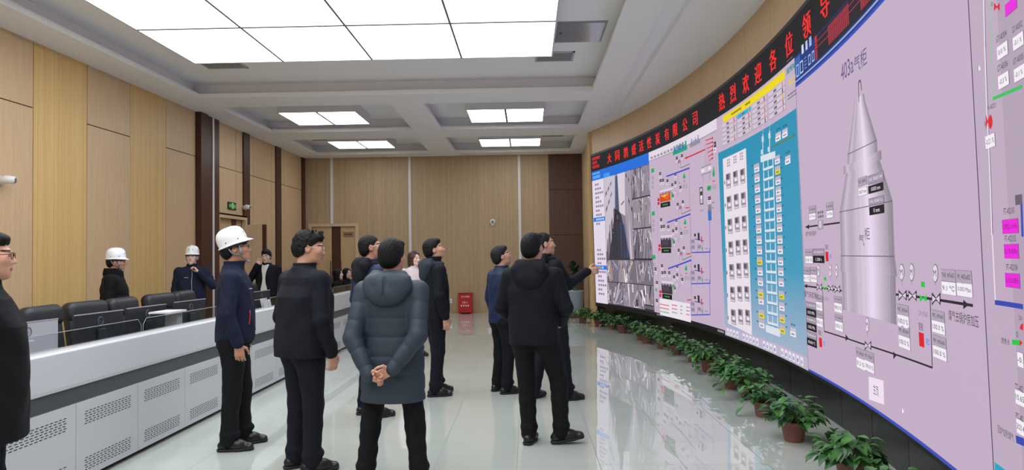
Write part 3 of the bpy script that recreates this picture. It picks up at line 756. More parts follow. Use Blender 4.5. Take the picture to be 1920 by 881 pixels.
for p, q in zip(S_[:-1], S_[1:]): drum(q[0], q[1], q[2], p[0], p[1], p[2])
p = S_[2]; drum(p[0]+.10, p[1]-.08, p[2]-.07, p[0]+.10, p[1]-.08, p[2]-.01, 4)
drum(S_[0][0]+.005, S_[0][1]-.005, S_[0][2], S_[0][0]-.01, S_[0][1]+.01, S_[0][2]+.05, 3)
p = S_[5]; drum(p[0]+.03, p[1]-.03, p[2]-.12, p[0]+.0, p[1]-.0, p[2]+.02, 3.5)
for p in (S_[1], S_[4], S_[5]): s.quad(p[0], p[1], p[2]-.003, p[2]+.003, '6c6070', 4.5)
s.text('气', 1617.5, 450, 9.5, 23, '6a5c70', 5); s.text('柜', 1628, 438, 9.5, 23, '6a5c70', 5)
HD, WH, BK, FR, GR = 'b6a6ba', 'f8f2fa', '0c0a10', '5e5464', '24c83c'
s.crop = (1490, 40, 2.2025); s.L = 5
s.tagbox(285, 660, 37, 34, HD, 'UAS_403a01', frame=FR, th=.5); s.tagbox(286, 702, 37, 32, WH, '10659 mm', frame=FR, th=.5)
s.tagbox(340, 647, 65, 38, 'a092a6', 'UAS_403a01 HH', 'f4ecf6', frame=FR, th=.45); s.tagbox(341, 688, 64, 34, BK, '10000 mm', 'f4ecf6', th=.5, tw=.6)
s.tagbox(343, 740, 63, 30, 'a092a6', 'UAS_403a01 LL', 'f4ecf6', frame=FR, th=.5); s.tagbox(345, 778, 63, 36, BK, '0 mm', 'f4ecf6', th=.5, tw=.4)
s.L = 2
s.tagbox(75, 777, 27, 28, HD, 'PI_403a05', frame=FR, th=.4); s.tagbox(75, 806, 27, 26, WH, '3.75 Kp', frame=FR, th=.5)
s.tagbox(146, 764, 27, 30, HD, 'PI_403a06', frame=FR, th=.4); s.tagbox(147, 796, 27, 30, WH, '2.14 Mpa', frame=FR, th=.5)
s.line([(48, 849), (188, 831)], .014, '2a242e', 3); s.poly([(62, 838), (48, 849), (62, 858)], '1c181e', 4); s.poly([(98, 822), (121, 818), (122, 858), (98, 862)], 'a89aae', 4); s.rect(109, 838, 10, 30, 'd8cadc', 5)
s.scrib(110, 797, 26, 34, '6c6070', 2, 3)
s.text('煤气来自锅炉', 70, 876, 44, 20, '3c3440')
s.crop = (1490, 440, 2.447)
def M_(x, y, w_, h):
    n = 20; o = [(x+w_/2*math.cos(2*PI*i/n), y+h/2*math.sin(2*PI*i/n)) for i in range(n)]; s.poly(o, '6a5e70', 3)
    o = [(x+w_*.42*math.cos(2*PI*i/n), y+h*.45*math.sin(2*PI*i/n)) for i in range(n)]; s.poly(o, 'e8dcea', 4); s.text('M', x, y, w_*.5, h*.36, '4c4452', 5)
def bow(x, y, w_, h, c='1e1a22', k=None):
    s.poly([(x-w_/2, y-h/2), (x, y-h*.06), (x, y+h*.06), (x-w_/2, y+h/2)], c, 4); s.poly([(x+w_/2, y-h/2), (x, y-h*.06), (x, y+h*.06), (x+w_/2, y+h/2)], c, 4)
    if k: s.poly([(x-w_*.42, y-h*.25), (x, y), (x-w_*.42, y+h*.3)], k, 5); s.poly([(x+w_*.42, y-h*.25), (x, y), (x+w_*.42, y+h*.3)], k, 5)
LN = '241e28'
s.line([(48, 235), (218, 257)], .014, LN, 3); s.poly([(60, 225), (46, 235), (60, 246)], LN, 4)
s.line([(468, 274), (560, 284), (700, 305), (822, 325)], .014, LN, 3); s.poly([(780, 298), (806, 322), (780, 342)], LN, 4)
s.line([(131, 255), (138, 443), (300, 496), (635, 610), (626, 300)], .011, LN, 3)
s.poly([(237, 456), (250, 475), (237, 488)], LN, 4); s.poly([(457, 534), (470, 555), (457, 572)], LN, 4)
for x, y, w_, h in ((112, 165, 14, 56), (166, 165, 14, 56), (195, 165, 14, 58), (495, 172, 25, 78), (541, 172, 24, 82), (650, 177, 27, 86), (336, 414, 19, 70)): M_(x, y, w_, h); s.line([(x, y+h*.5), (x+1, y+h*.5+14)], .006, '807486', 3)
for x, y, w_, h in ((116, 240, 24, 36), (168, 246, 24, 36), (199, 250, 26, 38), (500, 278, 38, 52), (546, 280, 38, 52), (655, 294, 40, 62), (340, 508, 30, 44)): bow(x, y, w_, h, k='e0d2e2')
bow(142, 244, 18, 18, GR); bow(595, 292, 32, 34, GR); s.rect(142, 202, 11, 16, GR, 3); s.rect(593, 228, 17, 25, GR, 3)
s.tagbox(67, 80, 34, 26, HD, 'UAS_403a02', frame=FR, th=.4); s.tagbox(68, 115, 34, 32, WH, '0.6 %', frame=FR, th=.45)
s.tagbox(112, 80, 50, 30, 'a092a6', 'UAS_403a02 HH', 'f4ecf6', frame=FR, th=.4); s.tagbox(113, 113, 52, 33, BK, '1.200 t', 'f4ecf6', th=.45, tw=.55)
s.text('联锁', 150, 57, 13, 24, '3c3440'); s.rect(151, 100, 13, 44, 'e01420', 3); s.rect(168, 99, 12, 36, 'c0b4e0', 3); s.text('复位', 168, 99, 9, 22, '4a60d0')
s.tagbox(57, 165, 29, 28, HD, 'TAS_403a01', frame=FR, th=.4); s.tagbox(58, 200, 29, 32, WH, '9.1 ℃', frame=FR, th=.45)
s.tagbox(88, 164, 29, 28, HD, 'PI_403a01', frame=FR, th=.4); s.tagbox(89, 201, 29, 33, WH, '0.003 Mpa', frame=FR, th=.45)
s.text('煤气来自净化', 80, 276, 66, 30, '3c3440')
for x, y, a, t_ in ((114, 292, 'MIC_403a02', '100.0 %'), (116, 366, 'MV_403a02', '100.0 %')):
    s.tagbox(x, y, 29, 26, HD, a, frame=FR, th=.4); s.tagbox(x+1, y+36, 29, 38, WH, t_, frame=FR, th=.4)
s.text('DN_403a01', 147, 295, 24, 16, '8a7c8e')
for x, y, a, t_ in ((77, 325, 'PI_403a01 HH', '0.010 MPa'), (79, 392, 'PI_403a01 LL', '0.002 MPa'), (80, 462, 'TAS 403a01 HH', '80.000 ℃')):
    s.tagbox(x, y, 44, 28, 'a092a6', a, 'f4ecf6', frame=FR, th=.4); s.tagbox(x+1, y+33, 45, 34, BK, t_, 'f4ecf6', th=.42, tw=.7)
s.text('联锁', 118, 450, 13, 24, '3c3440'); s.rect(121, 494, 13, 42, 'e01420', 3); s.rect(138, 497, 13, 36, 'c0b4e0', 3); s.text('复位', 138, 497, 9, 22, '4a60d0')
for x, y, a, t_ in ((200, 297, 'MIC_403a03', '98.0 %'), (204, 382, 'MV_403a03', '100.0 %')):
    s.tagbox(x, y, 33, 26, HD, a, frame=FR, th=.4); s.tagbox(x+2, y+38, 35, 42, WH, t_, frame=FR, th=.4)
s.tagbox(304, 546, 38, 44, HD, 'MV_403a07', frame=FR, th=.4); s.tagbox(306, 592, 38, 46, WH, '0.2 %', frame=FR, th=.4)
s.tagbox(344, 560, 41, 44, HD, 'MIC_403a07', frame=FR, th=.4); s.tagbox(346, 606, 41, 46, WH, '100.0 %', frame=FR, th=.4)
for x, y, a, w_ in ((500, 346, 'MIC_403a04', 50), (505, 443, 'MV_403a04', 50), (662, 374, 'MIC_403a06', 57), (668, 492, 'MV_403a06', 60)):
    s.tagbox(x, y, w_, 48, HD, a, frame=FR, th=.42); s.tagbox(x+2, y+52, w_+1, 54, WH, '100.0 %', frame=FR, th=.42)
s.text('DN_403a05', 596, 364, 40, 26, '8a7c8e'); s.text('联锁', 584, 422, 20, 38, '3c3440'); s.rect(586, 482, 23, 64, 'e01420', 3); s.rect(616, 490, 22, 56, 'c0b4e0', 3); s.text('复位', 616, 490, 16, 32, '4a60d0')
s.tagbox(710, 187, 66, 54, HD, 'TAS_403a02', frame=FR, th=.42); s.tagbox(712, 246, 64, 58, WH, '9.1 ℃', frame=FR, th=.42)
s.tagbox(783, 195, 68, 60, HD, 'PI_403a02', frame=FR, th=.42); s.tagbox(785, 254, 70, 60, WH, '0.003 Mpa', frame=FR, th=.42)
s.text('煤气去锅炉房加压', 781, 384, 138, 52, '3a3240')
s.poly([(342, 650), (410, 670), (413, 780), (344, 756)], 'f6e6f6', 3); s.text('主页', 377, 714, 24, 46, '5a4c60', 5)
for cr, x, y in (((1490, 440, 2.447), 500, 808), ((1490, 40, 2.2025), 771, 190)):
    s.crop = cr; s.poly([(x-4, y-16), (x+6, y+4), (x-4, y+14)], 'f8f2fa', 4); s.line([(x-4, y-16), (x-4, y+14)], .004, '6a5e70', 5)
s.build('gas_holder_window', vw)

# --- flow and pressure window at the near end
s = Scr((1780, 0, 2.0)); s.L = 2
s.quad(UE, UF, ZB0, ZT, 'b7a3b9', 1); s.quad(UE, UE-.30, ZB0, ZT, 'c3aec5', 1.5); s.quad(UE, UF, ZB0, ZB0+.022, '3a50c0', 2)
zz = scr(1866, 866)[1]; s.quad(UE-.01, UF, ZB0+.02, zz, '18a8c8', 2)
MAG = 'f018e0'
s.line([(136, 0), (140, 180), (148, 430), (152, 500), (160, 700), (165, 878)], .014, 'f0e6f2', 3); s.line([(139, 0), (143, 180), (151, 430), (163, 700), (168, 878)], .008, '5c5266', 3)
s.line([(162, 0), (170, 368)], .008, '8ccf9c', 3); s.line([(171, 368), (280, 322)], .014, '38c460', 3)
s.text('0', 168, 12, 6, 16, '3a3240'); bow = None
def bow5(x, y, w_, h, c):
    s.poly([(x-w_/2, y-h/2), (x, y-h*.05), (x, y+h*.05), (x-w_/2, y+h/2)], c, 4); s.poly([(x+w_/2, y-h/2), (x, y-h*.05), (x, y+h*.05), (x+w_/2, y+h/2)], c, 4)
bow5(187, 22, 22, 34, 'e01c2c'); s.tagbox(238, 20, 45, 48, MAG, frame=FR)
for x, y, t_, v in ((204, 133, 'GT-40304', '0.0 %'), (264, 97, 'GT-40302', '-0.1 %'), (208, 245, 'GT-40306', '-0.3 %'), (268, 218, 'GT-40305', '-0.1 %')):
    s.text(t_, x, y, 40, 24, '3a3240'); s.tagbox(x+2, y+54, 41, 52, WH, v, frame=FR, th=.36, tw=.7)
s.text('FV-40221', 166, 398, 32, 18, '3a3240'); s.text('0', 141, 462, 5, 16, '3a3240')
bow5(152, 455, 16, 60, 'e01c2c'); s.poly([(159, 455)]+[(159+11*math.cos(a), 455+28*math.sin(a)) for a in np.linspace(-PI/2, PI/2, 10)], 'e01c2c', 4)
s.tagbox(159, 528, 36, 50, WH, '-0.21 %', frame=FR, th=.4)
s.rect(267, 748, 27, 38, '6c606e', 3); s.line([(277, 762), (281, 881)], .02, '3a48b0', 3)
s.text('FT-402101', 231, 790, 40, 24, '3a3240'); s.tagbox(234, 848, 60, 52, MAG, '12092.1 m³/h', '701068', frame=FR, th=.36)
s.crop = (1780, 440, 2.0)
s.line([(166, 0), (178, 254)], .012, 'f0e6f2', 3); s.line([(178, 254), (232, 262), (280, 270)], .02, '3046b4', 3)
for x, y, t_, a, q in ((238, 62, 'FT-402103', 236, 14), (242, 172, 'PT-402104', 242, 122)):
    s.tagbox(x, y, 54, 52, MAG, '5.13 KPa', '701068', frame=FR, th=.36); s.text(t_, a, q, 42, 24, '3a3240')
s.text('SV', 274, 313, 12, 18, '3a3240'); s.text('0', 261, 374, 6, 22, '3a3240'); s.poly([(270, 352), (276, 336), (284, 332), (284, 360)], 'e01c2c', 4)
s.line([(243, 403), (270, 406)], .02, GR, 3); s.poly([(270, 394), (282, 406), (270, 418)], 'e01c2c', 4); s.text('熄焦水', 217, 400, 32, 24, '3a3240')
s.tagbox(272, 470, 22, 54, WH, '-0.', frame=FR, th=.36); s.text('TT-402', 268, 575, 30, 24, '3a3240'); s.tagbox(271, 614, 36, 54, WH, '10.65', frame=FR, th=.4)
s.text('PT-40', 269, 685, 26, 24, '3a3240'); s.tagbox(273, 724, 32, 54, WH, '303.4', frame=FR, th=.4); s.text('回炉加热煤气', 217, 745, 58, 30, '4a4050')
s.line([(258, 768), (282, 778)], .03, '3046b4', 3)
s.build('flow_window', vw)

# ------------------------------------------------------------------ doors
OAKD = wood('oak_door_leaf', 'b79a72', 'c2a67e'); OAKF = wood('pale_oak_frame', 'c2a684', 'cdb28f')
t = empty('door_1', (-5.2, YB, 0)); tag(t, kind='structure')
b = MB()
b.box(-.70, -.62, -.05, .08, 0, 2.46); b.box(.57, .66, -.05, .08, 0, 2.46); b.box(-.62, .57, -.048, .078, 2.38, 2.458); b.build('door_frame', OAKF, t)
b = MB(); b.box(-.62, .57, .06, .10, 0, 2.38); b.build('backing', BLACKJ, t)
b = MB(); b.box(-.615, -.085, .0, .05, .01, 2.375); b.build('door_leaf', OAKD, t)
b = MB(); b.box(-.08, .16, .0, .05, .01, 2.375); b.build('door_leaf', WALNUT, t)
b = MB(); b.box(.165, .565, .0, .05, .01, 2.375); o = b.build('door_leaf', OAKD, t)
for x in (-.10, .175):
    b = MB(); b.tube([(x, -.05, .95), (x, -.05, 1.45)], .014); b.tube([(x, -.05, 1.0), (x, .0, 1.0)], .01); b.tube([(x, -.05, 1.4), (x, .0, 1.4)], .01)
    b.build('door_handle', mat('brown_handle', '4a3226', .4), t, True)
t = empty('door_sign', (-4.83, YB-.002, 2.16)); tag(t, 'small brown plaque on the right leaf of the far door', 'sign')
b = MB(); b.box(-.14, .14, -.012, 0, -.07, .07); b.build('plate', mat('brown_plaque', '8a6c4c', .4), t)
b = MB()
for j in range(4): b.box(-.10+.05*j, -.065+.05*j, -.014, -.011, -.02, .025)
b.build('lettering', mat('dark_brown_letters', '4a3322', .5), t)

t = empty('door_2', (XL, 14.3, 0)); tag(t, kind='structure')
b = MB(); b.box(-.06, .03, -.69, -.62, 0, 2.42); b.box(-.06, .03, .64, .72, 0, 2.42); b.box(-.058, .028, -.62, .64, 2.36, 2.418); b.build('door_frame', OAKF, t)
b = MB(); b.box(-.11, -.07, -.62, .14, .01, 2.36); b.build('door_leaf', OAKD, t)
b = MB(); b.box(-.108, -.06, .14, .36, .01, 2.36); b.build('door_leaf', WALNUT, t)
b = MB(); b.box(-.11, -.07, .365, .635, .01, 2.36); b.build('door_leaf', OAKD, t)
b = MB(); b.box(.02, .36, .70, .745, .01, 2.27); b.build('door_leaf', OAKF, t)
b = MB(); b.box(.36, .44, .698, .747, .01, 2.27); b.build('door_leaf', WALNUT, t)
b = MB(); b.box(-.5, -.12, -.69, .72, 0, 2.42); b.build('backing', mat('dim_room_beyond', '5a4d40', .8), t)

# ------------------------------------------------------------------ operators' console
def cx(y): return -3.085
CY0, CW, NC = 4.77-2*.765, .765, 17
def cabinet(y0, label):
    y1 = y0+CW; a = math.atan2(cx(y0)-cx(y1), CW)
    t = empty('console_cabinet', (cx((y0+y1)/2), (y0+y1)/2, 0), (0, 0, a)); tag(t, label, 'cabinet', 'white cabinets along the console front')
    h = CW/2
    b = MB(); b.box(-.62, -.02, -h, h, .04, .565); b.build('body', WHITE_STEEL, t)
    b = MB(); b.box(-.60, -.045, -h, h, 0, .04); b.build('plinth', BLACK, t)
    b = MB(); b.box(-.018, 0, -h+.003, h-.003, .035, .56); d = b.build('door', WHITE_STEEL, t)
    for zc in (.445, .125):
        v = MB()
        for r in range(6):
            z = zc+(r-2.5)*.0165; n = 13
            for j in range(n):
                yy = -h+.095+(CW-.19)*(j+(.25 if r % 2 else .0))/n
                v.box(-.004, .0008, yy, yy+.028, z-.0028, z+.0028)
        v.build('vent', DARKSLOT, d)
    return t
for k in range(NC):
    y0 = CY0+k*CW
    nm = ['nearest', 'second', 'third', 'fourth', 'fifth', 'sixth', 'seventh', 'eighth', 'ninth', 'tenth', 'eleventh', 'twelfth', 'thirteenth', 'fourteenth', 'fifteenth', 'sixteenth', 'seventeenth'][k]
    cabinet(y0, 'white vented cabinet under the console, %s counted from the camera end' % nm)

t = empty('console_counter', (-3.3, 9, 0)); tag(t, 'long white console counter with a dark grey band below its sloping front', 'counter')
def strip(bm, prof, y0, y1, n=24, mi=0):
    """sweep a profile of (x behind the front, z) along the console's curve"""
    vs = []; k = len(prof); fs = []
    for i in range(n+1):
        y = y0+(y1-y0)*i/n
        for x, z in prof: vs.append((cx(y)+x+3.3, y-9, z))
    for i in range(n):
        for j in range(k):
            fs.append((i*k+j, i*k+(j+1) % k, (i+1)*k+(j+1) % k, (i+1)*k+j))
    fs.append(tuple(range(k-1, -1, -1))); fs.append(tuple(n*k+j for j in range(k)))
    bm.add(vs, fs, mi)
YE = CY0+NC*CW
t2 = empty('console_desk', (-3.3, 9, 0)); tag(t2, 'grey desk top behind the white console counter carrying the monitors', 'desk')
b = MB(); strip(b, [(.0, .675), (.0, .70), (-.03, .92), (-.05, .93), (-.19, .93), (-.19, .675)], CY0, YE); bevel(b.build('fascia', mat('white_console_laminate', 'bfc1c4', .32), t), .006)
b = MB(); strip(b, [(-.012, .568), (-.012, .672), (-.3, .672), (-.3, .568)], CY0, YE); b.build('dark_band', DARK_BAND, t)
b = MB(); strip(b, [(-.19, .70), (-.19, .74), (-.95, .74), (-.95, .70)], CY0, YE); b.build('worktop', mat('grey_worktop', '8c8e92', .4), t2)
for j in range(6):
    b = MB(); yy = CY0+.3+j*(YE-CY0-.6)/5-9; b.box(-.70, -.66, yy-.02, yy+.02, 0, .70); b.box(-.12, -.08, yy-.02, yy+.02, .0, .70) if False else None
    b.build('leg', ALU, t2)

GLASS = bpy.data.materials.new('smoked_glass'); GLASS.use_nodes = True
_N, _L = GLASS.node_tree.nodes, GLASS.node_tree.links; _N.remove(_N['Principled BSDF'])
_tr = _N.new('ShaderNodeBsdfTransparent'); _tr.inputs[0].default_value = (.80, .82, .84, 1)
_gl = _N.new('ShaderNodeBsdfGlossy'); _gl.inputs['Roughness'].default_value = .02; _fr = _N.new('ShaderNodeFresnel'); _fr.inputs[0].default_value = 1.5
_mx = _N.new('ShaderNodeMixShader'); _L.new(_fr.outputs[0], _mx.inputs[0]); _L.new(_tr.outputs[0], _mx.inputs[1]); _L.new(_gl.outputs[0], _mx.inputs[2])
_L.new(_mx.outputs[0], _N['Material Output'].inputs[0])
EDGE = mat('pale_glass_edge', '8f989a', .3)
gy = [3.20, 5.84, 8.72, 11.6, 13.9, 16.2]
for i in range(5):
    y0, y1 = gy[i]+.015, gy[i+1]-.015
    t = empty('glass_screen', (0, 0, 0)); tag(t, ['low glass screen on the console in front of the two nearest monitors', 'low glass screen on the console behind the man in the helmet', 'low glass screen on the console behind the man with folded notes and dark suit', 'low glass screen on the far part of the console, the last but one', 'low glass screen at the far end of the console in front of the seated women'][i].replace('behind the man with folded notes and dark suit', 'with a white paper behind it'), 'glass screen', 'glass screens along the console')
    def gp(y, z, d): return (cx(y)-.135-d, y, z)
    n = 8; ys_ = [y0+(y1-y0)*k/n for k in range(n+1)]; vs = []; fs = []
    top = lambda y: 1.045-max(0, .05-(y-y0))*1.0-max(0, .05-(y1-y))*1.0
    ys_ = [y0, y0+.05]+ys_[1:-1]+[y1-.05, y1]
    for y in ys_: vs += [gp(y, .925, 0), gp(y, top(y), 0)]
    for k in range(len(ys_)-1): fs.append((2*k, 2*k+2, 2*k+3, 2*k+1))
    b = MB(); b.add(vs, fs); b.build('glass_pane', GLASS, t)
    b = MB(); b.tube([gp(y0, .925, 0)]+[gp(y, top(y), 0) for y in ys_]+[gp(y1, .925, 0)], .0026, 6); b.build('edge', EDGE, t)

# ------------------------------------------------------------------ monitors
def monitor(x, y, a, dark, label, w=.62, zt=1.085):
    t = empty('monitor', (x, y, .74), (0, 0, a)); tag(t, label, 'monitor', 'monitors along the console')
    h = .355; zb = zt-.74-h
    sh = BLACK if dark else SILVER
    b = MB(); b.rbox(-.018, .012, -w/2, w/2, zb, zb+h, .008, 0); b.build('casing', mat('dark_monitor_casing', '24252a', .4) if dark else SILVER, t)
    b = MB(); b.box(-.0205, -.0175, -w/2+.012, w/2-.012, zb+.02, zb+h-.012); b.build('screen', glow('5a6a80', .5, 'lit_desk_screen'), t)
    b = MB(); b.box(.0, .014, -w/2, w/2, zb+h-.004, zb+h+.004); b.build('top_edge', mat('grey_monitor_edge', '9a9ca4', .4), t)
    b = MB(); b.rbox(.012, .035, -.045, .045, .012, zb+h*.62, .006); b.rbox(-.10, .10, -.12, .12, 0, .014, .005); b.build('stand', SILVER if not dark else mat('dark_stand', '2c2d32', .4), t)
    b = MB(); n = 28; R_ = .034; b.tube([(.0135, R_*math.cos(2*PI*k/n), zb+h*.80+R_*math.sin(2*PI*k/n)) for k in range(n)], .0036, 6, closed=True)
    vs, fs, W, H = text_mesh('DELL'); k = .048/W
    for v in (1,): b.add([(.0128, (x_-W/2)*k, zb+h*.80+(y_-H/2)*k) for x_, y_ in vs], fs)
    b.build('logo', mat('logo_grey', 'b8bac0' if dark else '5c6470', .35), t)
    return t
MON = [(5.15, 0, 'silver-backed monitor beside the man in black at the photo edge'), (6.04, 1, 'dark monitor in front of the second black chair, behind the first glass screen'), (6.80, 1, 'dark monitor in front of the helmeted man in the black hooded coat'),
       (7.68, 1, 'dark monitor in front of the two chairs beside the helmeted man with hand at chin'), (9.75, 1, 'dark monitor in front of the young man in a white shirt'),
       (15.1, 1, 'dark monitor at the far end before the nearer seated woman'), (15.85, 1, 'dark monitor at the far end before the farther seated woman')]
for y, d, lb in MON: monitor(cx(y)-.62, y, math.radians(-4 if y < 9 else 0), d, lb)

# ------------------------------------------------------------------ office chairs
def rounded(bm, x0, x1, y0, y1, z0, z1, r, M=None, seg=5): bm.rbox(x0, x1, y0, y1, z0, z1, r, 0, M, seg)
def make_chair():
    t = empty('office_chair')
    b = MB(); rounded(b, -.26, .27, -.26, .26, .42, .53, .05); b.build('seat', LEATHER, t, True)
    M = Matrix.Translation((-.27, 0, .50)) @ Matrix.Rotation(math.radians(-8), 4, 'Y')
    b = MB(); rounded(b, -.06, .06, -.28, .28, -.02, .48, .05, M); b.build('backrest', LEATHER, t, True)
    b = MB(); rounded(b, -.075, .085, -.29, .29, .40, .62, .072, M, 6); b.build('headrest', LEATHER, t, True)
    for s_ in (-1, 1):
        b = MB(); rounded(b, -.22, .16, s_*.272-.03, s_*.272+.03, .66, .70, .018); b.tube([(-.2, s_*.272, .67), (-.22, s_*.30, .48), (-.1, s_*.25, .45)], .016); b.tube([(.1, s_*.272, .67), (.05, s_*.30, .5), (0, s_*.25, .45)], .016); b.build('armrest', BLACK, t, True)
    b = MB(); b.lathe([(.035, .12), (.035, .30), (.05, .42)], 14); b.build('gas_lift', CHROME, t, True)
    b = MB()
    for k in range(5):
        a = 2*PI*k/5; b.tube([(0, 0, .11), (.28*math.cos(a), .28*math.sin(a), .075)], [.03, .018], 8)
    b.build('star_base', BLACK, t, True)
    for k in range(5):
        a = 2*PI*k/5; c = MB(); c.tube([(.28*math.cos(a)-.02*math.sin(a), .28*math.sin(a)+.02*math.cos(a), .03), (.28*math.cos(a)+.02*math.sin(a), .28*math.sin(a)-.02*math.cos(a), .03)], .03, 12); c.build('caster', BLACK, t, True)
    return t
CH = [(5.92, -4.30, 0, 'black leather office chair nearest the man at the photo edge'), (6.67, -4.30, 6, 'black leather office chair behind the dark monitor next to the silver one'),
      (7.29, -4.30, -5, 'black leather office chair in front of the helmeted man in the black coat'), (7.97, -4.28, 4, 'black leather office chair just past the helmeted man in the black coat'),
      (8.77, -4.30, -3, 'black leather office chair in front of the helmeted man with hand at chin'), (9.55, -4.35, 5, 'black leather office chair half hidden by the standing helmeted man'),
      (11.95, -4.45, -4, 'black leather office chair in front of the young man in a white shirt'), (15.6, -4.30, 3, 'black office chair of the nearer seated woman'), (16.38, -4.30, -3, 'black office chair of the farther seated woman')]
ch0 = None
for i, (y, x, a, lb) in enumerate(CH):
    if ch0 is None: c = ch0 = make_chair()
    else: c = copy_tree(ch0)
    c.location = (x, y, 0); c.rotation_euler = (0, 0, math.radians(a)); tag(c, lb, 'chair', 'black office chairs behind the console')

# things on the console
t = empty('paper_stack', (cx(7.5)-.40, 6.78, .74)); tag(t, 'white flat tray on a frosted stand behind the glass, between two dark monitors', 'paper tray')
b = MB(); b.box(-.10, .10, -.17, .17, .285, .30); b.build('tray', WHITEP, t)
b = MB(); b.box(-.06, .06, .06, .16, 0, .285); b.build('support', mat('frosted_plastic', 'a8acb2', .3), t)
t = empty('paper_notice', (cx(9.6)-.34, 9.35, .74)); tag(t, 'white folded paper propped behind the glass before the young man', 'paper')
b = MB(); M = Matrix.Rotation(math.radians(-12), 4, 'Y'); b.box(-.004, .004, -.13, .11, .0, .25, 0, M); b.box(-.05, -.046, -.10, .14, .0, .28, 0, M); b.build('sheet', mat('white_paper', 'e4e4e2', .8), t)

# ------------------------------------------------------------------ fittings on the walls
def camera_box(loc, rot, label):
    t = empty('wall_camera', loc, rot); tag(t, label, 'security camera', 'small white wall cameras')
    b = MB(); b.rbox(0, .035, -.035, .035, -.05, .05, .01); b.build('bracket', WHITEP, t)
    b = MB(); b.tube([(.02, 0, 0), (.06, 0, .0)], .016, 10); b.tube([(.04, -.03, -.01), (.09, .03, .01), (.13, .10, .0)], [.04, .048, .045], 14); b.build('body', WHITEP, t, True)
    b = MB(); b.tube([(.125, .093, .0), (.135, .105, 0)], .03, 14); b.build('lens', mat('grey_lens', '6a6c70', .2), t)
    return t
camera_box((XL, 7.95, 2.47), (0, 0, -.6), 'white wall camera on the left wall near the picture edge')
camera_box((XL+.03, 14.90, 2.63), (0, 0, -1.2), 'white wall camera beside the green exit sign')
t = empty('wall_speaker', (-.92, YB, 2.44)); tag(t, 'round white sensor on the back wall', 'wall sensor')
Mx = Matrix.Rotation(PI/2, 4, 'X')
b = MB(); b.lathe([(.06, 0), (.078, .02), (.072, .05), (.04, .055)], 20, M=Mx); b.build('housing', WHITEP, t, True)
b = MB(); b.lathe([(.042, .052), (.036, .062), (.005, .064)], 16, M=Mx); b.build('dome', mat('grey_dome', '7c7a78', .3), t, True)
b = MB(); b.box(-.04, .04, -.03, 0, -.10, -.055); b.build('connector', WHITEP, t)
t = empty('exit_sign', (XL+.0, 14.27, 2.62)); tag(t, 'small green lit exit sign above the left doorway', 'exit sign')
b = MB(); b.rbox(0, .03, -.19, .19, -.075, .075, .006); b.build('casing', mat('dark_green_sign', '16301e', .4), t)
b = MB()
for pts in ([(-.05, -.05), (.05, -.05), (.05, .05), (-.05, .05)],):
    b.box(.0305, .0325, -.042, .042, -.055, .055)
b.build('lit_doorway', glow('7de08a', 1.0, 'lit_green'), t)
b = MB()
b.box(.033, .0345, -.01, .018, .025, .045); b.box(.033, .0345, -.012, .012, -.01, .025); b.box(.033, .0345, -.03, -.008, -.045, -.01); b.box(.033, .0345, .006, .026, -.045, -.015); b.build('running_figure', mat('sign_figure_green', '0f2a18', .5), t)
for s_, ws in ((-1, '安全'), (1, '出口')):
    b = MB(); vs, fs, W, H = text_mesh(ws); k = .10/W
    b.add([(.0312, s_*.115+(x_-W/2)*k, (y_-H/2)*k*1.4) for x_, y_ in vs], fs); b.build('lettering', glow('7de08a', 1.0, 'lit_green'), t)
def outlet(x, z, label):
    t = empty('wall_outlet', (x, YB, z)); tag(t, label, 'outlet', 'white outlets on the back wall')
    b = MB(); b.rbox(-.06, .06, -.012, 0, -.06, .06, .004); b.build('plate', WHITEP, t)
    b = MB(); b.lathe([(.022, .010), (.018, .014)], 14, M=Mx); b.build('socket', mat('grey_socket', '8a8a88', .4), t)
outlet(-2.10, .33, 'white wall outlet just left of the red fire box'); outlet(-1.02, .47, 'white wall outlet beside the man in the blue jacket')
# fire extinguisher box
t = empty('fire_extinguisher_box', (-1.665, YB-.13, 0)); tag(t, 'red fire extinguisher box standing against the back wall', 'fire box')
REDP = mat('red_painted_steel', 'b4121e', .35)
b = MB(); b.rbox(-.185, .185, -.10, .10, .03, .53, .006); b.build('body', REDP, t)
b = MB(); b.rbox(-.192, .192, -.108, .105, .53, .55, .005); b.build('lid', mat('dark_red_lid', '8e1018', .35), t)
b = MB(); b.box(-.18, -.13, -.09, .09, 0, .03); b.box(.13, .18, -.09, .09, 0, .03); b.build('foot', REDP, t)
b = MB()
def flat(ws, x, z, w_, h, y=-.1015):
    vs, fs, W, H = text_mesh(ws); b.add([(x+(a/W-.5)*w_, y, z+(c/H-.5)*h) for a, c in vs], fs)
flat('灭火器箱', 0, .455, .22, .045); flat('火警119', -.01, .30, .15, .06)
for j in range(4): b.box(-.12+.06*j, -.085+.06*j, -.1018, -.1005, .205, .235); b.box(-.11+.06*j, -.095+.06*j, -.1018, -.1005, .19, .2)
b.build('lettering', mat('white_sign_letters', 'eadfe2', .5), t)

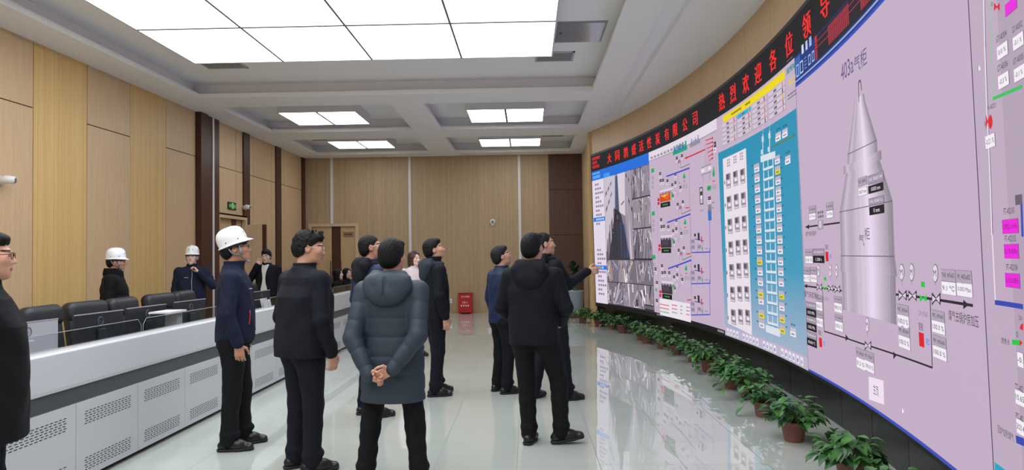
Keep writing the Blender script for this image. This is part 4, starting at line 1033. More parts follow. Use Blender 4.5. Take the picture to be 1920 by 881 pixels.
# ------------------------------------------------------------------ potted plants
LEAFG = bpy.data.materials.new('pothos_leaf'); LEAFG.use_nodes = True
_N, _L = LEAFG.node_tree.nodes, LEAFG.node_tree.links; _b = _N['Principled BSDF']; _b.inputs['Roughness'].default_value = .38
_t = _N.new('ShaderNodeTexCoord'); _n = _N.new('ShaderNodeTexNoise'); _n.inputs['Scale'].default_value = 9; _cr = _N.new('ShaderNodeValToRGB')
_cr.color_ramp.elements[0].color = lin('1f4a22'); _cr.color_ramp.elements[1].color = lin('4f8a3a'); _cr.color_ramp.elements[0].position = .35; _cr.color_ramp.elements[1].position = .68
_L.new(_t.outputs['Object'], _n.inputs['Vector']); _L.new(_n.outputs['Fac'], _cr.inputs[0]); _L.new(_cr.outputs[0], _b.inputs['Base Color'])
STEM = mat('green_stem', '4c6a34', .6); POT = mat('terracotta_plastic', '85564c', .55, 0, .4, (40, .1)); SOIL = mat('soil', '2a2018', .95, 0, .2, (60, .6))
def leaf(bm, base, d, up, L, W, droop=.35, curl=.25, heart=True):
    """a pointed heart-shaped leaf with a folded midrib, hung from base along d"""
    d = Vector(d).normalized(); sx = d.cross(Vector(up)).normalized(); n = sx.cross(d).normalized()
    rows = [(0, .18), (.08, .62), (.22, .98), (.42, 1.0), (.62, .74), (.82, .36), (1, .02)] if heart else [(0, .1), (.15, .6), (.4, 1), (.7, .8), (.9, .35), (1, .02)]
    vs = []; fs = []
    for t_, w_ in rows:
        c = Vector(base)+d*(L*t_)-n*(droop*L*t_*t_)
        for s_ in (-1, -.5, 0, .5, 1):
            back = -.10*L*(abs(s_) if t_ < .1 and heart else 0)
            vs.append(c+sx*(s_*w_*W/2)+n*(curl*abs(s_)*w_*W*.5)+d*back)
    k = 5
    for i in range(len(rows)-1):
        for j in range(k-1): fs.append((i*k+j, i*k+j+1, (i+1)*k+j+1, (i+1)*k+j))
    bm.add(vs, fs)
def pothos(seed):
    r = random.Random(seed); t = empty('potted_plant')
    b = MB(); b.lathe([(.078, 0), (.085, .01), (.108, .15), (.118, .152), (.118, .18), (.108, .18), (.103, .155)], 24); b.build('pot', POT, t, True)
    b = MB(); b.lathe([(.001, .158), (.104, .158), (.104, .150)], 20); b.build('soil', SOIL, t)
    f = MB(); st = MB(); N_ = 108
    for i in range(N_):
        a = r.uniform(0, 2*PI); q = math.sqrt(r.random()); el = (1-q)*1.2+r.uniform(.10, .40)
        Ls = r.uniform(.09, .19)*(1.1 if q < .6 else 1.0)
        p0 = Vector((.06*q*math.cos(a), .06*q*math.sin(a), .16))
        out = Vector((math.cos(a)*math.cos(el), math.sin(a)*math.cos(el), math.sin(el)))
        p1 = p0+out*Ls*.6+Vector((0, 0, .04)); p2 = p0+out*Ls*1.15+Vector((0, 0, .04-.04*q))
        if q > .85 and r.random() < .15: p2 += Vector((math.cos(a)*.04, math.sin(a)*.04, -.12))
        st.tube([p0, p1, p2], [.003, .0025, .002], 5, cap=False)
        aa = a+r.uniform(-.8, .8); d = Vector((math.cos(aa), math.sin(aa), r.uniform(-.6, .25)))
        leaf(f, p2, d, (0, 0, 1), r.uniform(.075, .12), r.uniform(.06, .09), r.uniform(.1, .45), r.uniform(.1, .5))
    f.build('foliage', LEAFG, t, True); st.build('stem', STEM, t)
    return t
kinds = [pothos(11+i) for i in range(5)]
PLN = [(1.25, 15.90), (1.52, 15.08), (1.74, 14.48), (1.85, 13.78), (2.03, 12.62), (2.05, 12.12), (2.17, 11.45), (2.25, 10.75), (2.33, 9.98), (2.33, 9.16), (2.42, 8.50), (2.30, 8.02), (2.32, 7.48), (2.20, 6.66), (2.16, 5.80), (2.13, 4.72), (2.03, 4.02)]
ordn = ['nearest', 'second', 'third', 'fourth', 'fifth', 'sixth', 'seventh', 'eighth', 'ninth', 'tenth', 'eleventh', 'twelfth', 'thirteenth', 'fourteenth', 'fifteenth', 'sixteenth', 'seventeenth']
for i, (x, y) in enumerate(PLN):
    k = len(PLN)-1-i; p = kinds[i % 5]
    if i >= 5: p = copy_tree(kinds[i % 5])
    s_ = 1.0+.08*math.sin(i*2.3); s_ *= .85
    p.location = (x-.03, y, 0); p.rotation_euler = (0, 0, i*1.9); p.scale = (s_, s_, s_)
    tag(p, 'leafy green plant in a terracotta pot below the video wall, %s from the camera' % ordn[k], 'potted plant', 'row of potted plants under the video wall')
# large plant in the far right corner
t = empty('corner_plant', (1.17, 17.32, 0)); tag(t, 'large broad-leaved plant in a pale blue pot in the far right corner', 'potted plant')
b = MB(); b.lathe([(.20, 0), (.22, .02), (.22, .09), (.19, .10)], 24); b.build('pot_stand', mat('brown_pot_stand', '5a3226', .5), t, True)
b = MB(); b.lathe([(.13, .10), (.155, .12), (.205, .62), (.215, .64), (.205, .66), (.185, .64), (.18, .60)], 28); b.build('pot', mat('pale_blue_ceramic', '93a4b0', .3), t, True)
b = MB(); b.lathe([(.001, .6), (.182, .6), (.182, .58)], 20); b.build('soil', SOIL, t)
f = MB(); st = MB(); r = random.Random(5)
for i in range(30):
    a = r.uniform(0, 2*PI); h = r.uniform(.15, .62); q = r.uniform(.03, .10)
    p = Vector((math.cos(a)*q, math.sin(a)*q, .64+h)); st.tube([(0.05*math.cos(a), .05*math.sin(a), .6), (p.x*.6, p.y*.6, .6+h*.6), p], .006, 5)
    leaf(f, p, (math.cos(a+r.uniform(-.4, .4)), math.sin(a), r.uniform(.9, 2.2)), (0, 0, 1), r.uniform(.18, .27), r.uniform(.09, .14), .25, .2, False)
f.build('foliage', mat('dark_green_leaf', '1c3320', .35), t, True); st.build('stem', STEM, t)

# ------------------------------------------------------------------ people: a signed distance field per body / garment, meshed as one closed surface
BIG = 9.0
def V3(*a): return np.array(a, float)
class SDF:
    def __init__(s, lo, hi, h):
        s.h = h; s.lo = np.array(lo, float); s.n = np.ceil((np.array(hi)-s.lo)/h).astype(int)+1
        s.ax = [s.lo[i]+h*np.arange(s.n[i]) for i in range(3)]; s.D = np.full(s.n, BIG, np.float32)
    def win(s, lo, hi, pad):
        i0 = np.maximum(0, np.floor((np.array(lo)-pad-s.lo)/s.h).astype(int)); i1 = np.minimum(s.n, np.ceil((np.array(hi)+pad-s.lo)/s.h).astype(int)+1)
        if (i1 <= i0).any(): return None, None
        sl = tuple(slice(a, b) for a, b in zip(i0, i1))
        X = s.ax[0][sl[0]][:, None, None]; Y = s.ax[1][sl[1]][None, :, None]; Z = s.ax[2][sl[2]][None, None, :]
        return sl, (X, Y, Z)
    def put(s, sl, d, k, op='u'):
        a = s.D[sl]; d = d.astype(np.float32)
        if op == 'u':
            h = np.maximum(k-np.abs(a-d), 0)/k if k > 0 else 0; s.D[sl] = np.minimum(a, d)-h*h*k*.25
        else:                                         # subtract / intersect
            d = -d if op == 's' else d
            h = np.maximum(k-np.abs(a-d), 0)/k if k > 0 else 0; s.D[sl] = np.maximum(a, d)+h*h*k*.25
    def cone(s, a, b, ra, rb, k=.02, fold=None, op='u'):
        a, b = np.array(a, float), np.array(b, float); R = max(ra, rb)
        sl, P = s.win(np.minimum(a, b)-R, np.maximum(a, b)+R, k+.02+2*s.h)
        if sl is None: return
        d = b-a; L2 = max(d@d, 1e-9); px, py, pz = P[0]-a[0], P[1]-a[1], P[2]-a[2]
        t = np.clip((px*d[0]+py*d[1]+pz*d[2])/L2, 0, 1)
        q = np.sqrt((px-t*d[0])**2+(py-t*d[1])**2+(pz-t*d[2])**2)-(ra+(rb-ra)*t)
        if fold:
            am, lam, ph = fold; l = math.sqrt(L2)
            q = q+am*(np.sin(t*l*2*PI/lam+ph+3.4*np.sin(px*21+py*17+ph)+2.1*np.sin(pz*11+px*9+ph*2))*.6+.7*np.sin(px*33+py*29+2*np.sin(t*l*19+ph)+ph))*(.25+.75*np.abs(np.sin(t*l*6.3+ph*1.7)))
        s.put(sl, q, k, op)
    def quilt(s, a, b, ra, rb, k, pitch, dep, ph=0):
        """padded tube with stitched rings"""
        a, b = np.array(a, float), np.array(b, float); R = max(ra, rb)
        sl, P = s.win(np.minimum(a, b)-R, np.maximum(a, b)+R, k+.02+2*s.h)
        d = b-a; L2 = d@d; l = math.sqrt(L2); px, py, pz = P[0]-a[0], P[1]-a[1], P[2]-a[2]
        t = np.clip((px*d[0]+py*d[1]+pz*d[2])/L2, 0, 1)
        q = np.sqrt((px-t*d[0])**2+(py-t*d[1])**2+(pz-t*d[2])**2)-(ra+(rb-ra)*t)
        s.put(sl, q+dep*(1-np.abs(np.sin(t*l*PI/pitch+ph)))**2*1.0, k)
    def ell(s, c, r, Rm=None, k=.02, op='u', pw=2.0):
        c, r = np.array(c, float), np.array(r, float); R = max(r)
        sl, P = s.win(c-R, c+R, k+.02+2*s.h)
        if sl is None: return
        p = [P[i]-c[i] for i in range(3)]
        if Rm is not None: p = [p[0]*Rm[0][i]+p[1]*Rm[1][i]+p[2]*Rm[2][i] for i in range(3)]
        if pw == 2.0:
            k0 = np.sqrt(sum((p[i]/r[i])**2 for i in range(3))); k1 = np.sqrt(sum((p[i]/r[i]**2)**2 for i in range(3)))+1e-9
            d = k0*(k0-1)/k1
        else:
            k0 = sum(np.abs(p[i]/r[i])**pw for i in range(3))**(1/pw); d = (k0-1)*min(r)
        s.put(sl, d, k, op)
    def col(s, tab, k=.03, op='u', fold=None, quilt=None, sc=1.0, pw=2.3):
        """upright column; tab rows = (z, centre x, centre y, half width, half depth)"""
        T = np.array(tab, float)*sc; z0, z1 = T[0, 0], T[-1, 0]
        lo = V3((T[:, 1]-T[:, 3]).min(), (T[:, 2]-T[:, 4]).min(), z0); hi = V3((T[:, 1]+T[:, 3]).max(), (T[:, 2]+T[:, 4]).max(), z1)
        sl, P = s.win(lo, hi, k+.02+2*s.h)
        z = P[2]; f = lambda i: np.interp(z, T[:, 0], T[:, i])
        rx, ry = f(3), f(4); px, py = (P[0]-f(1)), (P[1]-f(2))
        q = ((np.abs(px)/rx)**pw+(np.abs(py)/ry)**pw)**(1/pw); d = (q-1)*np.minimum(rx, ry)
        if fold is not None:
            am, lam, ph = fold
            d = d+am*(.45*np.sin(z*2*PI/lam+ph+5*np.sin(px*11+ph)+3*np.sin(py*10))+.6*np.sin(px*27+ph+2.5*np.sin(z*7+ph)))
        if quilt: d = d+quilt[1]*(1-np.abs(np.sin((z-quilt[2])*PI/quilt[0])))**2
        d = np.maximum(d, np.maximum(z0-z, z-z1)); s.put(sl, d, k, op)
    def plane(s, fn, k=.004, op='s'):
        X = s.ax[0][:, None, None]; Y = s.ax[1][None, :, None]; Z = s.ax[2][None, None, :]
        s.put((slice(None),)*3, np.broadcast_to(fn(X, Y, Z), s.D.shape), k, op)
    def mesh(s):
        D = s.D; S = D < 0; n = D.shape
        c = np.zeros((n[0]-1, n[1]-1, n[2]-1), np.uint8)
        for i in (0, 1):
            for j in (0, 1):
                for k in (0, 1): c += S[i:n[0]-1+i, j:n[1]-1+j, k:n[2]-1+k]
        act = (c > 0) & (c < 8); I = np.argwhere(act); flat = np.flatnonzero(act.ravel())
        vals = {(i, j, k): D[I[:, 0]+i, I[:, 1]+j, I[:, 2]+k] for i in (0, 1) for j in (0, 1) for k in (0, 1)}
        acc = np.zeros((len(I), 3)); cnt = np.zeros(len(I))
        for ax in range(3):
            for u in (0, 1):
                for v in (0, 1):
                    p = [0, 0, 0]; o = [a for a in range(3) if a != ax]; p[o[0]] = u; p[o[1]] = v; q = list(p); q[ax] = 1
                    a, b = vals[tuple(p)], vals[tuple(q)]; m_ = (a < 0) != (b < 0); t = np.where(m_, a/np.where(m_, a-b, 1), 0)
                    for d_ in range(3): acc[:, d_] += np.where(m_, (t if d_ == ax else p[d_]), 0)
                    cnt += m_
        V = s.lo+s.h*(I+acc/cnt[:, None])
        cn = np.array([n[0]-1, n[1]-1, n[2]-1]); F = []
        fid = lambda E: np.searchsorted(flat, (E[:, 0]*cn[1]+E[:, 1])*cn[2]+E[:, 2])
        for ax in range(3):
            o = [(ax+1) % 3, (ax+2) % 3]; sa = [slice(1, -1)]*3; sa[ax] = slice(0, -1); sb = [slice(1, -1)]*3; sb[ax] = slice(1, None)
            A, B = S[tuple(sa)], S[tuple(sb)]
            E = np.argwhere(A != B); ins = A[A != B]
            off = np.ones(3, int); off[ax] = 0; E = E+off
            qd = []
            for du, dv in ((-1, -1), (0, -1), (0, 0), (-1, 0)):
                e = E.copy(); e[:, o[0]] += du; e[:, o[1]] += dv; qd.append(fid(e))
            Q = np.stack(qd, 1); Q[~ins] = Q[~ins][:, ::-1]; F.append(Q)
        return V, np.concatenate(F)

def mesh_obj(name, V, F, mats, parent, smooth=True):
    me = bpy.data.meshes.new(name); nv, nf = len(V), len(F)
    me.vertices.add(nv); me.vertices.foreach_set('co', np.ascontiguousarray(V, np.float32).ravel())
    me.loops.add(nf*4); me.loops.foreach_set('vertex_index', np.ascontiguousarray(F, np.int32).ravel())
    me.polygons.add(nf); me.polygons.foreach_set('loop_start', np.arange(0, nf*4, 4, dtype=np.int32))
    for M in (mats if isinstance(mats, (list, tuple)) else [mats]): me.materials.append(M)
    me.update(calc_edges=True); me.validate()
    if smooth: me.polygons.foreach_set('use_smooth', np.ones(len(me.polygons), bool))
    o = bpy.data.objects.new(name, me); COL.objects.link(o); o.parent = parent
    return o

def skin_mat(name, c):
    M = mat(name, c, .5, 0, .35, (90, .08)); b_ = M.node_tree.nodes['Principled BSDF']
    b_.inputs['Subsurface Weight'].default_value = .12; b_.inputs['Subsurface Radius'].default_value = (.01, .004, .002); b_.inputs['Subsurface Scale'].default_value = .6
    return M
SKIN = skin_mat('skin', 'cc9a82'); SKINF = skin_mat('fair_skin', 'e2bba8'); SKIND = skin_mat('tanned_skin', 'bb8770')
LIP = mat('lips', '9a5a50', .45); EYE = mat('dark_eye', '140f0e', .2); BROWM = mat('eyebrow', '221a17', .8)
HAIR = mat('black_hair', '0b0a0b', .6, 0, .25, (160, .5)); HAIRG = mat('dark_grey_hair', '151416', .6, 0, .3, (160, .5)); HAIRB = mat('brown_hair', '3e211a', .45, 0, .5, (120, .4))
SHOEM = mat('black_shoe_leather', '141416', .38, 0, .5, (60, .1)); SOLE = mat('dark_sole', '1c1c1e', .7)
HELMET = mat('white_helmet', 'e6e8ea', .18, 0, .5); STRAP = mat('grey_strap', '8b8f94', .7); BLUEMARK = mat('blue_marking', '38527c', .5)
FRAMEB = mat('dark_spectacle_frame', '2a1d1a', .25, .5); FRAMES = mat('silver_spectacle_frame', 'c0c0c4', .2, .9)

def hand(D, w, d, th, right, sc, curl, k=.006, spread=1.0, mode=None):
    """palm, four fingers of unequal length and a thumb from the palm's side"""
    d = np.array(d, float); d /= np.linalg.norm(d); th = np.array(th, float); th -= d*(th@d); th /= np.linalg.norm(th)
    n = np.cross(d, th)*(-1 if right else 1); w = np.array(w, float)
    rot = lambda a: d*math.cos(a)+n*math.sin(a)
    for o, o2 in ((.018, .027), (.006, .009), (-.007, -.010), (-.018, -.027)):
        D.cone(w+(d*.012+th*o)*sc, w+(d*.085+th*o2)*sc, .0145*sc, .0125*sc, .012)
    D.cone(w-d*.03*sc, w+d*.03*sc, .026*sc, .02*sc, .015)
    for i, (o, L) in enumerate(((.028, .070), (.0095, .078), (-.010, .072), (-.028, .056))):
        p = w+(d*.086+th*o*1.0)*sc; a = 0.0; dv = th*(.06*(1.2-i*.8))*spread
        cu = curl[i] if isinstance(curl, (list, tuple)) else curl*(1+.12*i)
        for L_, r0, r1, f in ((.44, .0092, .0085, .55), (.31, .0085, .0078, 1.0), (.25, .0078, .0068, .8)):
            a += cu*f; q = p+(rot(a)+dv)*L*L_*sc; D.cone(p, q, r0*sc, r1*sc, .004); p = q
    p = w+(d*.02+th*.024+n*.004)*sc; q = p+(d*.55+th*.72+n*.35)*.042*sc; D.cone(p, q, .0125*sc, .0105*sc, .012)
    r_ = q+(d*.88+th*.28+n*.42)*.032*sc; D.cone(q, r_, .0105*sc, .0088*sc, .006); D.cone(r_, r_+(d*.95+n*.4)*.024*sc, .0088*sc, .0075*sc, .005)

HOLD = {}
def person(label, loc, rot, H=1.70, arms=None, legs=None, head=(0, 0), hair='short', hairm=None, skin=None, jk=None, trousers='14151a',
           shoes=SHOEM, glasses=None, helmet=None, h=.0065, lean=(0, 0), seated=False, fat=1.0, scarf=None, cat='person', hood=None, tee=None, group=None, marks=()):
    s = H/1.72; rt = math.radians(rot); hairm = hairm or HAIR; skin = skin or SKIN; jk = jk or {}
    root = empty('person', (loc[0], loc[1], 0), (0, 0, rt)); tag(root, label, cat, group)
    if seated: root.location.z = -.405*s
    lx, ly = lean
    A = {'R': dict(sh=(.195, -.01, 1.385), el=(.245, -.035, 1.11), wr=(.25, .03, .87), d=(0, .14, -1), th=(0, 1, .1), curl=.42),
         'L': dict(sh=(-.195, -.01, 1.385), el=(-.245, -.035, 1.11), wr=(-.25, .03, .87), d=(0, .14, -1), th=(0, 1, .1), curl=.42)}
    for sd in (arms or {}): A[sd].update(arms[sd])
    G = {'R': dict(hip=(.088, 0, .90), kn=(.105, .02, .49), an=(.115, -.02, .085), toe=-10, pitch=0), 'L': dict(hip=(-.088, 0, .90), kn=(-.105, .02, .49), an=(-.115, -.02, .085), toe=10, pitch=0)}
    for sd in (legs or {}): G[sd].update(legs[sd])
    P = lambda p: np.array(p, float)*s
    for sd in A:
        A[sd]['sh'] = tuple(np.array(A[sd]['sh'])+V3(lx, ly, 0))
    neck0 = V3(lx, -.012+ly, 1.42); hp = V3(lx, .012+ly, 1.53)
    # head frame
    hy, hpit = math.radians(head[0]), math.radians(head[1])
    Rh = np.array((Matrix.Rotation(hy, 3, 'Z') @ Matrix.Rotation(hpit, 3, 'X') @ Matrix.Rotation(math.radians(head[2]) if len(head) > 2 else 0, 3, 'Y')))
    hc = hp+Rh @ V3(0, .012, .085)
    HP = lambda *p: (hc+Rh @ np.array(p, float))*s
    sh_w = jk.get('w', 1.0)
    # --- body: one continuous surface
    allp = [A[x][q] for x in A for q in ('sh', 'el', 'wr')]+[tuple(np.array(A[x]['wr'])+.2*np.array(A[x]['d'])/np.linalg.norm(A[x]['d'])) for x in A]+[G[x][q] for x in G for q in ('hip', 'kn', 'an')]
    allp = np.array(allp+[tuple(hc+V3(0, 0, .13)), tuple(hc+V3(.13, .13, 0)), tuple(hc-V3(.13, .13, 0))])*s
    lo, hi = allp.min(0)-.06, allp.max(0)+.06
    D = SDF(lo, hi, h)
    D.col([(.86, 0, 0, .13, .09), (1.0, lx*.3, ly*.3, .135, .09), (1.15, lx*.6, ly*.6, .13, .085), (1.3, lx*.9, ly*.9, .15, .09), (1.40, lx, ly, .12, .075), (1.44, lx, ly, .06, .06)], .05, sc=s)
    D.cone(P(neck0), P(hp+Rh @ V3(0, -.008, .02)), .060*s, .056*s, .03)
    for sd in A:
        a = A[sd]; D.cone(P((lx, ly, 1.38)), P(a['sh']), .05*s, .045*s, .04); D.cone(P(a['sh']), P(a['el']), .042*s, .034*s, .02); D.cone(P(a['el']), P(a['wr']), .034*s, .025*s, .02)
        hand(D, P(a['wr']), a['d'], a['th'], sd == 'R', s, a['curl'])
    for sd in G:
        g = G[sd]; D.cone(P(g['hip']), P(g['kn']), .07*s, .045*s, .03); D.cone(P(g['kn']), P(g['an']), .045*s, .032*s, .02); D.cone(P(g['an']), P(np.array(g['an'])+V3(0, .06, -.035)), .032*s, .025*s, .02)
    hs = s
    E = lambda c, r, k=.02, op='u', pw=2.0: D.ell(HP(*c), np.array(r)*hs, Rh, k, op, pw)
    E((0, -.018, .032), (.074, .094, .083)); E((0, .022, -.03), (.061, .072, .085), .03); E((0, .036, -.072), (.046, .050, .042), .03)
    D.cone(HP(0, .072, -.098), HP(0, .070, -.092), .017*hs, .019*hs, .025)
    D.cone(HP(-.036, .079, .024), HP(.036, .079, .024), .011*hs, .011*hs, .02)
    E((.033, .098, .004), (.019, .012, .011), .012, 's'); E((-.033, .098, .004), (.019, .012, .011), .012, 's')
    E((.033, .079, .004), (.014, .010, .009), .004); E((-.033, .079, .004), (.014, .010, .009), .004)
    D.cone(HP(0, .086, .012), HP(0, .106, -.030), .008*hs, .0115*hs, .012); D.cone(HP(-.012, .094, -.034), HP(.012, .094, -.034), .009*hs, .009*hs, .008)
    E((.04, .062, -.02), (.022, .022, .018), .03); E((-.04, .062, -.02), (.022, .022, .018), .03)
    E((0, .085, -.062), (.022, .012, .006), .008); E((0, .083, -.070), (.019, .012, .006), .006)
    for q in (-1, 1):
        E((q*.076, -.012, -.004), (.009, .022, .033), .008); E((q*.084, -.008, .002), (.006, .010, .016), .006, 's')
    Vv, F = D.mesh()
    body = mesh_obj('body', Vv, F, [skin, LIP, EYE, BROWM], root)
    c = (Vv[F].mean(1)/s-hc) @ Rh                     # faces in the head's own frame
    mi = np.zeros(len(F), np.int32); fr = c[:, 1] > .055
    mi[fr & (np.abs(c[:, 0]) < .021) & (c[:, 2] < -.058) & (c[:, 2] > -.073) & (c[:, 1] > .078)] = 1
    mi[fr & ((np.abs(np.abs(c[:, 0])-.033)/.0135)**2+((c[:, 2]-.003)/.0058)**2 < 1)] = 2
    mi[fr & (np.abs(np.abs(c[:, 0])-.034) < .020) & (np.abs(c[:, 2]-.0255-.004*np.cos((np.abs(c[:, 0])-.03)*60)) < .0042)] = 3
    if len(body.data.polygons) == len(F): body.data.polygons.foreach_set('material_index', mi)
    # --- hair in the head's frame
    hh = min(h, .005)
    if hair:
        Dh = SDF((-.13, -.16, -.27 if hair in ('long', 'bob') else -.14), (.13, .15, .16), hh)
        if hair in ('bob', 'long'):
            zb = -.15 if hair == 'bob' else -.25
            Dh.ell((0, -.02, .035), (.090, .108, .096), None, .02)
            Dh.col([(zb, 0, -.045, .080, .060), (-.08, 0, -.03, .096, .085), (.02, 0, -.02, .094, .10), (.08, 0, -.02, .07, .08)], .03)
            Dh.ell((0, .085, -.05), (.066, .075, .135), None, .015, 's')
        else:
            top = dict(short=.016, spiky=.018, crop=.010, thick=.022, receding=.010)[hair]
            Dh.ell((0, -.022, .034), (.074+top*.62, .094+top*.7, .083+top), None, .02)
            Dh.ell((0, -.05, -.02), (.068+top*.4, .066+top*.5, .07), None, .03)
            if hair in ('short', 'thick', 'spiky'): Dh.ell((.015, .05, .088), (.05, .04, .028), None, .03)
            ys = np.array([-.14, -.10, -.07, -.035, -.012, .012, .03, .055, .08, .11]); fh = {'receding': .085, 'thick': .060}.get(hair, .066)
            zl = np.array([-.085, -.085, -.075, -.050, .014, .012, .030, fh-.012, fh, fh+.004])
            if hair == 'thick': zl = zl-np.array([0, 0, 0, .005, .022, .020, .012, .012, .012, .012])
            Dh.plane(lambda X, Y, Z: np.interp(Y, ys, zl)+.006*np.sin(X*150)*(Y > .05)+.003*np.sin(X*420+Y*90)-Z, .006, 'i')
        X = Dh.ax[0][:, None, None]; Y = Dh.ax[1][None, :, None]; Z = Dh.ax[2][None, None, :]
        am = .0045 if hair == 'spiky' else .0018
        Dh.D += (am*np.sin(X*260+3*np.sin(Y*50)+2*np.sin(Z*60))*np.cos(Z*40+Y*90)).astype(np.float32)
        if hair == 'spiky':
            rr = random.Random(3)
            for j in range(26):
                a = rr.uniform(-.05, .05); y = rr.uniform(-.05, .07); Dh.cone((a, y, .10), (a*1.3+rr.uniform(-.01, .01), y+rr.uniform(-.015, .02), .128+rr.uniform(0, .022)), .008, .002, .006)
        Vh, Fh = Dh.mesh(); mesh_obj('hair', (hc+Vh @ Rh.T)*s, Fh, hairm, root)
    Mh = Matrix.Translation(Vector(hc*s)) @ Matrix([list(r_) for r_ in Rh]).to_4x4() @ Matrix.Scale(s, 4)
    if glasses:
        b = MB(); n = 16
        for q in (-1, 1):
            b.tube([Mh @ Vector((q*.034+.024*math.copysign(abs(math.cos(2*PI*k/n))**.7, math.cos(2*PI*k/n)), .102-.10*abs(q*.034+.024*math.cos(2*PI*k/n))**1.4, .002+.018*math.copysign(abs(math.sin(2*PI*k/n))**.7, math.sin(2*PI*k/n)))) for k in range(n)], .0017, 6, closed=True)
            b.tube([Mh @ Vector(p) for p in ((q*.058, .098, .008), (q*.072, .07, .008), (q*.081, .0, .008), (q*.080, -.02, -.008))], .0018, 6)
        b.tube([Mh @ Vector(p) for p in ((-.011, .104, .006), (0, .107, .009), (.011, .104, .006))], .0017, 6)
        b.build('spectacles', glasses, root, True)
    if helmet:
        Mt = Mh @ Matrix.Translation((0, -.012, .045)) @ Matrix.Rotation(math.radians(helmet), 4, 'X')
        n = 48; prof = [('b', 1.0, -.012), ('b', .55, -.004), ('b', .10, .002), (1.0, 0, .006), (.985, 0, .04), (.93, 0, .075), (.80, 0, .105), (.58, 0, .124), (.30, 0, .133), (.06, 0, .1345)]
        vs = []; fs = []
        for pr in prof:
            for k in range(n):
                a = 2*PI*k/n; ca, sa = math.cos(a), math.sin(a)
                rx, ry = .101, .117
                if pr[0] == 'b':
                    ext = (.008+.036*max(0, sa)**2.2+.004*max(0, -sa))*pr[1]; x, y, z = (rx+ext)*ca, (ry+ext)*sa, pr[2]-.010*max(0, sa)*pr[1]
                else:
                    x, y, z = rx*pr[0]*ca, ry*pr[0]*sa, pr[2]
                    if abs(x) < .03 and pr[2] > .03: z += .006*math.exp(-(x/.014)**2); y *= 1+.03*math.exp(-(x/.014)**2)
                vs.append(Mt @ Vector((x, y, z)))
        for i in range(len(prof)-1):
            for k in range(n): fs.append((i*n+k, i*n+(k+1) % n, (i+1)*n+(k+1) % n, (i+1)*n+k))
        fs.append(tuple((len(prof)-1)*n+k for k in range(n)))
        b = MB(); b.add(vs, fs); o = b.build('safety_helmet', HELMET, root, True); md = o.modifiers.new('thickness', 'SOLIDIFY'); md.thickness = .003; md.offset = -1
        b = MB(); b.lathe([(.001, .0), (.100, -.002), (.101, -.03), (.097, -.032), (.096, -.004), (.001, .002)], 32, M=Mt @ Matrix.Scale(1.16, 4, (0, 1, 0))); b.build('headband', mat('dark_headband', '1c1d20', .7), o, True)
        b = MB()
        for q in (-1, 1):
            b.tube([Mh @ Vector(p) for p in ((q*.084, .035, .05), (q*.080, .03, -.01), (q*.066, .035, -.065), (q*.030, .068, -.112))], .006, 6)
            b.tube([Mh @ Vector(p) for p in ((q*.085, -.06, .02), (q*.084, -.03, -.035), (q*.068, .030, -.062))], .006, 6)
            b.tube([Mh @ Vector(p) for p in ((q*.080, .034, .0), (q*.068, .038, -.058))], .011, 6)
        b.tube([Mh @ Vector(p) for p in ((-.030, .070, -.113), (0, .086, -.122), (.030, .070, -.113))], .010, 8); b.build('chin_strap', STRAP, o, True)
        b = MB()
        for x in (-.026, .026):
            vt, ft, W, Hh = text_mesh('鹊' if x < 0 else '盛')
            b.add([Mt @ Vector((x+(a/W-.5)*.026, .1185*math.sqrt(max(0, 1-((x+(a/W-.5)*.026)/.101)**2))*(1-.07*((.058+(cc/Hh-.5)*.028)/.075)**2)-.001, .058+(cc/Hh-.5)*.028)) for a, cc in vt], [f[::-1] for f in ft])
        b.build('helmet_marking', BLUEMARK, o)
        b = MB()
        for a in (25, 65, 115, 155, 205, 335):
            ra = math.radians(a); p = Vector((.1015*math.cos(ra), .1175*math.sin(ra), .022)); b.tube([Mt @ p, Mt @ (p*1.02+Vector((0, 0, .0004)))], .005, 8)
        b.build('rivet', mat('grey_rivet', '55585c', .5), o)
    # --- jacket
    hem = jk.get('hem', .80); pad = jk.get('pad', 0.0); W = sh_w; q = jk.get('quilt'); fo = jk.get('fold', .004); ph = rnd.uniform(0, 6)
    bl = lambda z: max(0, min(1, (z-.9)/.5))
    tab = [(hem, 0, .0, .185*W+pad, .135*fat+pad), (.90, 0, .005, .190*W+pad, .140*fat+pad), (1.02, lx*bl(1.02), .008+ly*bl(1.02), .186*W+pad, .140*fat+pad), (1.14, lx*bl(1.14), .008+ly*bl(1.14), .184*W+pad, .136*fat+pad),
           (1.26, lx*bl(1.26), .0+ly*bl(1.26), .194*W+pad, .138*max(1, fat*.95)+pad), (1.34, lx, -.005+ly, .192*W+pad, .130+pad), (1.40, lx, -.012+ly, .165*W+pad, .112+pad), (1.445, lx, -.014+ly, .105*W+pad*.5, .088+pad*.5), (1.475, lx, -.012+ly, .075, .078)]
    hw = jk.get('flare', 0.0); tab = [(r_[0], r_[1], r_[2], r_[3]+hw*max(0, min(1, (1.05-r_[0])/.3)), r_[4]+hw*max(0, min(1, (1.05-r_[0])/.3))) for r_ in tab if r_[0] >= hem]
    wr = [np.array(A[x]['wr']) for x in A]; el = [np.array(A[x]['el']) for x in A]
    pts = np.array([r_[1:3]+(r_[0],) for r_ in tab]); ext = np.array([(.23*W+pad, .2*fat+pad, 0)])
    lo = np.minimum(np.min([*wr, *el], 0)-.09-pad, pts.min(0)-ext[0]); hi = np.maximum(np.max([*wr, *el], 0)+.09+pad, pts.max(0)+ext[0]+V3(0, 0, .12))
    D = SDF(lo*s, hi*s, h); lo[2] = min(lo[2], hem-.02)
    D.col(tab, .03, sc=s, fold=None if q else (fo, .21, ph), quilt=(q[0], q[1], 0) if q else None)
